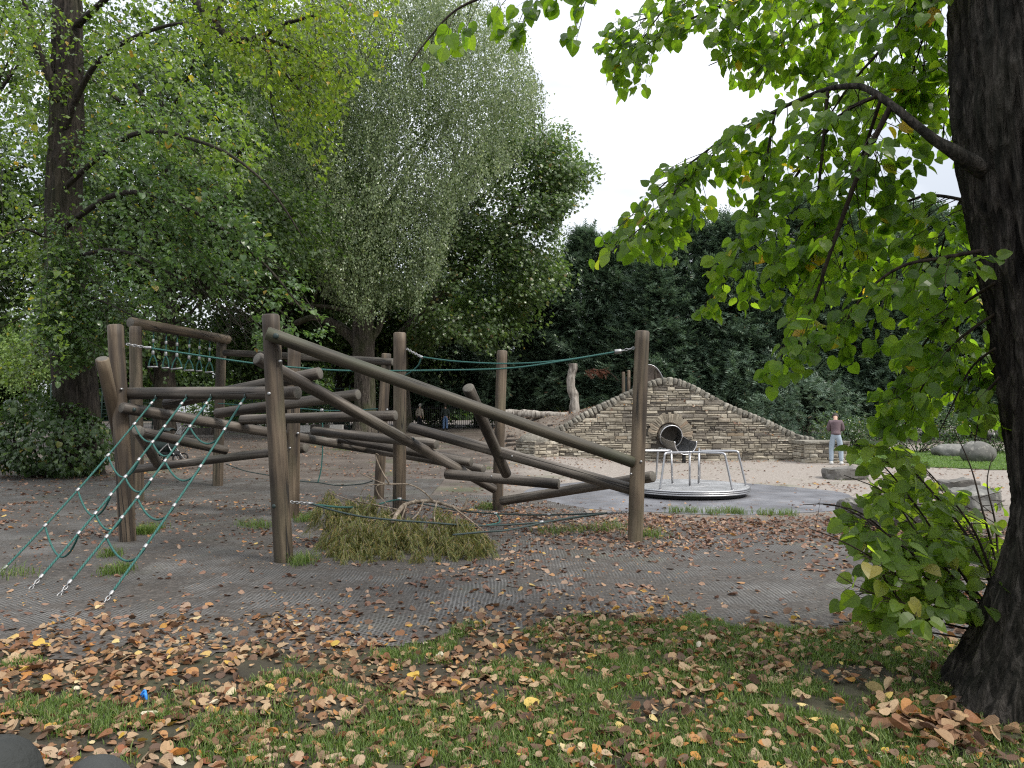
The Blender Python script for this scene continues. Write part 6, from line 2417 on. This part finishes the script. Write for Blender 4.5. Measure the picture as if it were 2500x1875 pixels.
# low dark hedge behind the iron fence, with chinks of light
hx = rng.uniform(-15, 30, 26000)
hz = rng.uniform(0, 1, 26000) ** .8 * (2.1 + .5 * vnoise(np.stack([hx, hx * 0, hx * 0], -1), .6, 4))
hy = rng.uniform(47.2, 48.6, 26000)
hk = fbm(np.stack([hx, hx * 0, hz], -1), .9, 33, 3) > -.42
P = np.stack([hx, hy, gh(hx, hy) + hz], -1)[hk]
hedge = thing('hedge', 'dark clipped hedge running behind the black iron fence', 'hedge', (4, 48, .7))
crown_out(hedge, P, rng.normal(0, 1, P.shape) + np.array([0, 0, -.4]), rng.normal(0, .5, P.shape) + np.array([0, -.4, .6]), rng.uniform(.13, .24, len(P)), [kite_leaf(.4)], M['ivy'], 'foliage')


# ------------------------------------------------------------------ the fallen conifer branch
fbr = thing('fallen_branch', 'fallen conifer branch with drooping olive and brown sprays lying under the climbing frame', 'branch', (-1.3, 8.2, 0))
stem = [at(*c5(1180, 790), 8.3), at(*c5(1240, 692), 8.7), at(*c5(1300, 640), 8.85), at(*c5(1450, 613), 8.95), at(*c5(1560, 624), 8.95), at(*c5(1700, 664), 8.9), at(*c5(1780, 690), 8.85), at(*c5(1805, 650), 8.85), at(*c5(1830, 588), 8.85)]
limb('stem', stem, [.024, .028, .026, .022, .020, .020, .022, .020, .012], M['grey_twig'], fbr, 10, .15, 50)
limb('stem', [at(*c5(900, 372), 9.3), at(*c5(1000, 420), 9.2), at(*c5(1110, 460), 9.1), at(*c5(1310, 468), 9.0), at(*c5(1430, 520), 9.0), at(*c5(1525, 608), 8.95)], [.005, .008, .010], M['grey_twig'], fbr, 7, .1, 30)
for pts in ([(1150, 460), (1090, 360), (1045, 260), (1035, 205), (1060, 215)], [(1110, 465), (1040, 490), (1060, 560), (1130, 640), (1200, 740)], [(1310, 468), (1150, 470), (960, 480), (900, 560)],
            [(1240, 692), (1050, 650), (800, 600), (640, 540)], [(1240, 692), (1100, 760), (900, 800), (700, 860)], [(1450, 613), (1400, 720), (1330, 800), (1320, 950)], [(1560, 624), (1540, 760), (1580, 860), (1700, 930)],
            [(1700, 664), (1850, 780), (1950, 860), (2040, 960)], [(1300, 640), (1240, 820), (1210, 900)], [(1180, 790), (1090, 820), (1075, 950), (1020, 1060)]):
    limb('twig', [at(*c5(*p), 8.9 - .9 * max(0, (p[1] - 600) / 600)) for p in pts], [.012, .004], M['grey_twig'], fbr, 6, .1, 22)
polyF = [c5(*p) for p in [(470, 700), (580, 560), (600, 480), (660, 540), (830, 600), (930, 560), (1040, 560), (1100, 640), (1250, 700), (1500, 690), (1620, 640), (1720, 700), (1850, 770), (1960, 840), (2010, 930), (2040, 990),
                                   (1900, 1010), (1700, 1000), (1520, 1060), (1490, 1180), (1300, 1190), (1200, 1240), (1000, 1200), (850, 1200), (640, 1200), (600, 1000), (720, 900), (650, 820), (560, 700)]]
Pn, Tn, Nn, Sn, tw = [], [], [], [], []
for _ in range(950):
    zx, zy = RN.uniform(480, 2020), RN.uniform(480, 1050)
    s = c5(zx, zy)
    if not in_poly(polyF, np.array([s[0]]), np.array([s[1]]))[0]:
        continue
    d = 8.9 - 1.45 * max(0, (zy - 620) / 560) + RN.uniform(-.15, .25)
    p = np.array(at(*s, d))
    g = ghs(p[0], p[1])
    if p[2] < g + .04:
        continue
    if float(fbm([p], 3.0, 55, 2)[0]) < -.30:
        continue
    L = min(RN.uniform(.10, .36), p[2] - g + .05)
    m_ = 6
    sway = np.array([RN.uniform(-.9, .9), RN.uniform(-.6, .2), 0])
    t = np.linspace(0, 1, m_)
    pts = p + np.outer(t ** 1.2, sway * L) + np.outer(t, np.array([0, 0, -L]))
    tw.append((pts[::2], .0035))
    for q_ in range(m_):
        for _k in range(4):
            Pn.append(pts[q_] + rng.normal(0, .012, 3))
            Tn.append(unit(sway * .8 + np.array([RN.uniform(-.7, .7), RN.uniform(-.6, .4), -.85])))
            Sn.append(RN.uniform(.07, .16))
Pn, Tn, Sn = np.array(Pn), np.array(Tn), np.array(Sn)
print('needles', len(Pn))
NF = [frond(5, .10, .05), frond(6, .14, .1), frond(4, .08, -.05)]
instances(NF, Pn, leaf_frames(Tn, unit(rng.normal(0, 1, Pn.shape) + np.array([0, -.8, .2]))), Sn).build('sprays', M['cut_needle'], fbr, False, 'stuff')
twig_mesh('twigs', tw, M['grey_twig'], fbr, None, 4)

# ------------------------------------------------------------------ grass
def blades(n_try, x0, x1, y0, y1, dens, h, seed, w=.0035):
    X, Y = rng.uniform(x0, x1, n_try), rng.uniform(y0, y1, n_try)
    k = rng.random(n_try) < dens(X, Y)
    X, Y = X[k], Y[k]
    Z = gh(X, Y)
    n = len(X)
    P = np.stack([X, Y, Z], -1)
    a = rng.uniform(0, 2 * np.pi, n)
    hh = h * rng.uniform(.45, 1.35, n)
    lean = rng.uniform(.15, .95, n) * hh
    dr = np.stack([np.cos(a), np.sin(a), a * 0], -1)
    sd = np.stack([-np.sin(a), np.cos(a), a * 0], -1) * w * rng.uniform(.7, 1.6, n)[:, None]
    mid = P + dr * (lean * .35)[:, None] + np.array([0, 0, .62]) * hh[:, None]
    tip = P + dr * lean[:, None] + np.array([0, 0, .95]) * hh[:, None]
    V = np.stack([P - sd, P + sd, mid - sd * .8, mid + sd * .8, tip], 1)
    T = np.array([[0, 1, 3], [0, 3, 2], [2, 3, 4]])
    F = (T[None] + (np.arange(n) * 5)[:, None, None]).reshape(-1, 3)
    b = Buf()
    b.add(V.reshape(-1, 3), F)
    return b


def pn(X, Y, s, seed):
    return fbm(np.stack([X, Y, X * 0], -1), s, seed, 3)


def fg_dens(X, Y):
    k = (Y < mat_edge(X) + .15 * pn(X, Y, 2, 3))
    bias = np.interp(X, [-3.5, -1.5, .5, 2.2], [-.28, -.10, .12, .28])
    c = sstep(pn(X, Y, 1.1, 51) * .9 + pn(X, Y, 4, 52) * .5 + bias, -.15, .55)
    return k * c


b1 = blades(320000, -3.6, 4.4, 2.4, 6.2, fg_dens, .046, 1, .0024)
tag(b1.build('grass', M['grass'], None, False), kind='stuff')
# tufts round the post feet and along the mats
tufts = [on_ground(*p) for p in [(352, 1305), (372, 1295), (270, 1360), (300, 1395), (275, 1405), (735, 1380), (745, 1372), (720, 1262), (740, 1275), (755, 1268), (1190, 1245), (1195, 1240), (1570, 1308), (1595, 1312), (1500, 1290), (1460, 1297), (1400, 1300), (1350, 1303),
                                     (1690, 1252), (1740, 1255), (1780, 1253), (1800, 1255), (1870, 1257), (1920, 1258), (1650, 1252), (610, 1285), (640, 1290), (1040, 1110), (1050, 1128), (1110, 1137), (1190, 1145), (850, 1100), (830, 1098), (1085, 1060), (1060, 1066),
                                     (1200, 1090), (1215, 1095), (2060, 1170), (2290, 1265), (1840, 1122), (560, 1120), (470, 1130), (20, 1410)]]
sz = [(.16, 420), (.22, 200)] + [(.15, 130)] * 3 + [(.17, 120)] * 5 + [(.25, 120)] * 2 + [(.3, 110)] * 6 + [(.2, 110)] * 7 + [(.25, 120)] * 2 + [(.5, 150)] * 12 + [(.3, 100)] * 8
for n, (p, (r_, m_)) in enumerate(zip(tufts, sz)):
    X, Y = rng.normal(p.x, r_ * .45, m_), rng.normal(p.y, r_ * .4, m_)
    if n == 0:
        acc = []
    acc.append((X, Y, np.full(m_, .06 if r_ > .3 else .11)))
X, Y, Hh = (np.concatenate(z) for z in zip(*acc))
n = len(X)
P = np.stack([X, Y, gh(X, Y)], -1)
a = rng.uniform(0, 2 * np.pi, n)
hh = Hh * rng.uniform(.5, 1.4, n)
dr = np.stack([np.cos(a), np.sin(a), a * 0], -1)
sd = np.stack([-np.sin(a), np.cos(a), a * 0], -1) * .0035
mid = P + dr * (hh * .25)[:, None] + np.array([0, 0, .65]) * hh[:, None]
tip = P + dr * (hh * .8)[:, None] + np.array([0, 0, .9]) * hh[:, None]
V = np.stack([P - sd, P + sd, mid - sd * .8, mid + sd * .8, tip], 1)
F = (np.array([[0, 1, 3], [0, 3, 2], [2, 3, 4]])[None] + (np.arange(n) * 5)[:, None, None]).reshape(-1, 3)
tag(Buf().add(V.reshape(-1, 3), F).build('grass_tufts', M['grass'], None, False), kind='stuff')
b2 = blades(60000, 10.6, 19, 19.5, 29.5, lambda X, Y: lawn_keep(X, Y) * .8, .07, 2, .010)
tag(b2.build('lawn_grass', M['lawn_blade'], None, False), kind='stuff')

# ------------------------------------------------------------------ fallen leaves
def dry_leaf(curl, twist, w=1.0):
    v, t, u = broad_leaf(0, 0, .03, w)
    ax = v[:, 0]
    v = v.copy()
    v[:, 2] = curl * (ax * 2) ** 2 * .32 + curl * .28 * (v[:, 1] - .5) ** 2 + twist * ax * (v[:, 1] - .4) + RN.uniform(-.02, .02)
    v[:, 0] *= 1 - .35 * abs(curl)
    v[:, 1] -= .5
    v[:, 2] -= v[:, 2].min()
    return v, t, u


DRY = [dry_leaf(.4, .15), dry_leaf(.85, -.3), dry_leaf(-.5, .2), dry_leaf(.2, .5), dry_leaf(1.4, .2, .9), dry_leaf(-.9, -.2, .9), dry_leaf(.08, .08)]


def field(n_try, x0, x1, y0, y1, dens, s0, s1, zf=gh, lift=.015):
    X, Y = rng.uniform(x0, x1, n_try), rng.uniform(y0, y1, n_try)
    k = rng.random(n_try) < dens(X, Y)
    X, Y = X[k], Y[k]
    return np.stack([X, Y, zf(X, Y) + lift], -1), (s0 + (s1 - s0) * rng.random(len(X)) ** 1.7) * rng.choice([.8, .95, 1, 1.1, 1.25], len(X))


def fg_leaf(X, Y):
    c = sstep(pn(X, Y, 1.3, 61) * .8 + pn(X, Y, 5, 62) * .5, -.55, .6)
    e = mat_edge(X)
    ins = sstep(e - Y + .5 * pn(X, Y, 1.2, 71), -1.0, .45)
    return ins * (.30 + .70 * c) * np.interp(X, [-3, 1.0, 3], [.85, .62, .55])


def mid_leaf(X, Y):
    c = sstep(pn(X, Y, .9, 64) * .9 + pn(X, Y, 3.5, 65) * .6, .05, .95)
    band = np.exp(-((Y - 10.4 + .12 * X) / 1.0) ** 2) * sstep(X, -1.5, .6) * (1 - sstep(X, 5, 7))
    post = np.exp(-((X - 1.4) ** 2 / 1.2 + (Y - 9.0) ** 2 / .35))
    saf = ((X - SAF[0]) ** 2 + (Y - SAF[1]) ** 2 < SAF[2] ** 2)
    return (Y > mat_edge(X) - .2) * np.clip(.04 + .50 * c + .85 * band + .6 * post, 0, 1) * np.where(saf, .12, 1)


P1, S1 = field(23000, -3.6, 4.4, 2.5, 6.6, fg_leaf, .030, .072, gh, .010)
P1[:, 2] += rng.random(len(P1)) * .012 + sstep(P1[:, 0], -1.2, .8) * rng.random(len(P1)) * .022
P2, S2 = field(44000, -9, 8.5, 4.6, 13.0, mid_leaf, .036, .070, gh, .014)
A = rand_frames(len(P1), .38)
order = np.argsort(P1[:, 1])
sx, sy, _ = proj(P1)
seen = (sx > 5) & (sx < 2495) & (sy < 1870) & (sy > 1400)
idx = [i for i in order if seen[i]][:300]
rest_i = np.setdiff1d(np.arange(len(P1)), idx)
kinds = ['brown'] * 26 + ['tan'] * 40 + ['russet'] * 16 + ['orange'] * 9 + ['yellow'] * 5 + ['pale'] * 4
shape_word = ['gently curled', 'tightly cupped', 'upturned', 'twisted', 'rolled-up', 'arched', 'flat']
tone = {'tan': 'tan', 'brown': 'dull brown', 'russet': 'russet red', 'orange': 'orange', 'yellow': 'yellow', 'pale': 'pale bleached'}
lm = {}
grass_here = fg_dens(P1[:, 0], P1[:, 1])
for i in idx:
    kd = RN.choice(kinds)
    v = RN.randint(0, 6)
    if (kd, v) not in lm:
        lm[(kd, v)] = mesh_np('fallen_leaf', *([DRY[v][0], [DRY[v][1]], DRY[v][2]]), False, (LIT[kd],))
    m = Matrix([[*(A[i, r] * S1[i]), P1[i, r]] for r in range(3)] + [[0, 0, 0, 1]])
    o = put('fallen_leaf', lm[(kd, v)], None, None, None, m)
    place = 'in grass' if grass_here[i] > .35 else 'on bare soil'
    size_w = 'broad' if S1[i] > .066 else ('small' if S1[i] < .048 else 'middling')
    col_ = int(np.clip((sx[i]) / 2500 * 7, 0, 6))
    row_ = int(sy[i] > 1760) + int(sy[i] > 1660)
    zone = [['under the rope net chains', 'under the netting edge', 'below the tall corner log post', 'below the fallen branch', 'below the end of the log frame', 'towards the leafy shoots', 'beside the lime roots'],
            ['above the dark coping stones', 'close to the blue scrap', 'past the blue scrap, below the posts', 'in the middle of the verge', 'mid verge in line with the roundabout', 'mid verge in line with the man', 'against the lime trunk'],
            ['touching the dark coping stones', 'just past the dark coping stones', 'lowest in the verge, below the posts', 'lowest in the verge, centre', 'lowest in the verge below the wall', 'lowest in the verge below the man', 'under the lime trunk']][row_][col_]
    tag(o, f'{size_w} {tone[kd]} {shape_word[v]} leaf {place} {zone}', 'leaf', 'fallen leaves on the grass verge')
instances(DRY, P1[rest_i], A[rest_i], S1[rest_i]).build('leaf_litter', M['litter'], None, False, 'stuff')
instances(DRY, P2, rand_frames(len(P2), .3), S2).build('leaf_litter', M['litter_red'], None, False, 'stuff')


def back_leaf(X, Y):
    c = sstep(pn(X, Y, .5, 67) * .9 + pn(X, Y, 2.5, 68) * .6, -.2, .9)
    saf = ((X - SAF[0]) ** 2 + (Y - SAF[1]) ** 2 < (SAF[2] + .1) ** 2)
    wl = np.exp(-((Y - 23.6) / .5) ** 2) * (X > .5) * (X < 11)
    inwall = (X > .6) & (X < 11) & (Y > 23.8)
    return np.clip(.12 + .7 * c + .8 * wl, 0, 1) * np.where(saf, .05, 1) * np.where(inwall, 0, 1) * np.where((X > 2) & (Y > 16.5) & (Y < 22.5), .35, 1)


P3, S3 = field(26000, -17, 16, 12.8, 34, back_leaf, .055, .09, gh, .02)
P4, S4 = field(5200, -2.5, 10, 23.6, 32, lambda X, Y: (mound_z(X, Y) > .1) * .8, .055, .09, mound_z, .02)
k3 = ~((P3[:, 0] > -2.5) & (P3[:, 1] > 24) & (mound_z(P3[:, 0], P3[:, 1]) > .1) & (P3[:, 0] < 11))
P3, S3 = P3[k3], S3[k3]
P, S = np.concatenate([P3, P4]), np.concatenate([S3, S4])
instances([kite_leaf(.42, .12, -.05)], P, rand_frames(len(P), .4), S).build('far_leaf_litter', M['litter_red'], None, False, 'stuff')

# crumbs: broken leaf, twig and bark bits trodden into the ground
P5, S5 = field(90000, -9, 8, 2.6, 13.5, lambda X, Y: np.clip(.35 + .6 * pn(X, Y, 1.0, 81), .05, 1) * np.where((X - SAF[0]) ** 2 + (Y - SAF[1]) ** 2 < SAF[2] ** 2, .1, 1), .012, .042, gh, .012)
instances([kite_leaf(.30, .1, .1), kite_leaf(.12, .05, .1), kite_leaf(.42, -.1, .2)], P5, rand_frames(len(P5), .5), S5).build('leaf_crumbs', M['litter'], None, False, 'stuff')

# heaps of leaves between the lime roots, small litter and sticks
n = 90
P = np.stack([rng.normal(2.15, .16, n), rng.normal(3.72, .16, n), rng.uniform(.02, .09, n)], -1)
instances(DRY, P, rand_frames(n, .7), rng.uniform(.06, .1, n)).build('leaf_heap', M['litter'], None, False, 'stuff')
for n, (pts, lb, r_) in enumerate([([(2100, 1435), (2140, 1428), (2190, 1427), (2230, 1420)], 'thin dark crooked stick on the leaf litter near the leafy shoots', .008),
                                   ([(390, 1560), (420, 1582), (470, 1578), (520, 1574)], 'thin dark stick lying at the edge of the rubber mat', .008),
                                   ([(1860, 1290), (1885, 1240), (1998, 1228), (2002, 1215), (1990, 1280)], 'thin upright bare twig beside the leafy shoots', .004)]):
    gpts = [on_ground(*p) + Vector((0, 0, .012)) for p in pts] if n < 2 else [on_ground(1990, 1290), at(1998, 1250, on_ground(1990, 1290).y), at(2003, 1216, on_ground(1990, 1290).y)]
    b = Buf()
    tube(b, smooth_path(gpts, 16), [r_, r_ * .5], 6)
    tag(b.build('stick', M['twig'], None), lb, 'stick')
g = on_ground(352, 1718)
b = Buf()
tube(b, smooth_path([g + Vector((-.02, .02, .03)), g + Vector((0, .01, .05)), g + Vector((.012, 0, .02))], 10), [.007, .010, .006], 8)
tube(b, smooth_path([g + Vector((-.035, .03, .035)), g + Vector((-.015, .03, .06)), g + Vector((.0, .02, .05))], 10), [.006, .008, .004], 8)
tag(b.build('plastic_scrap', M['blue'], None), 'small bright blue scrap of plastic lying among the leaves', 'litter')
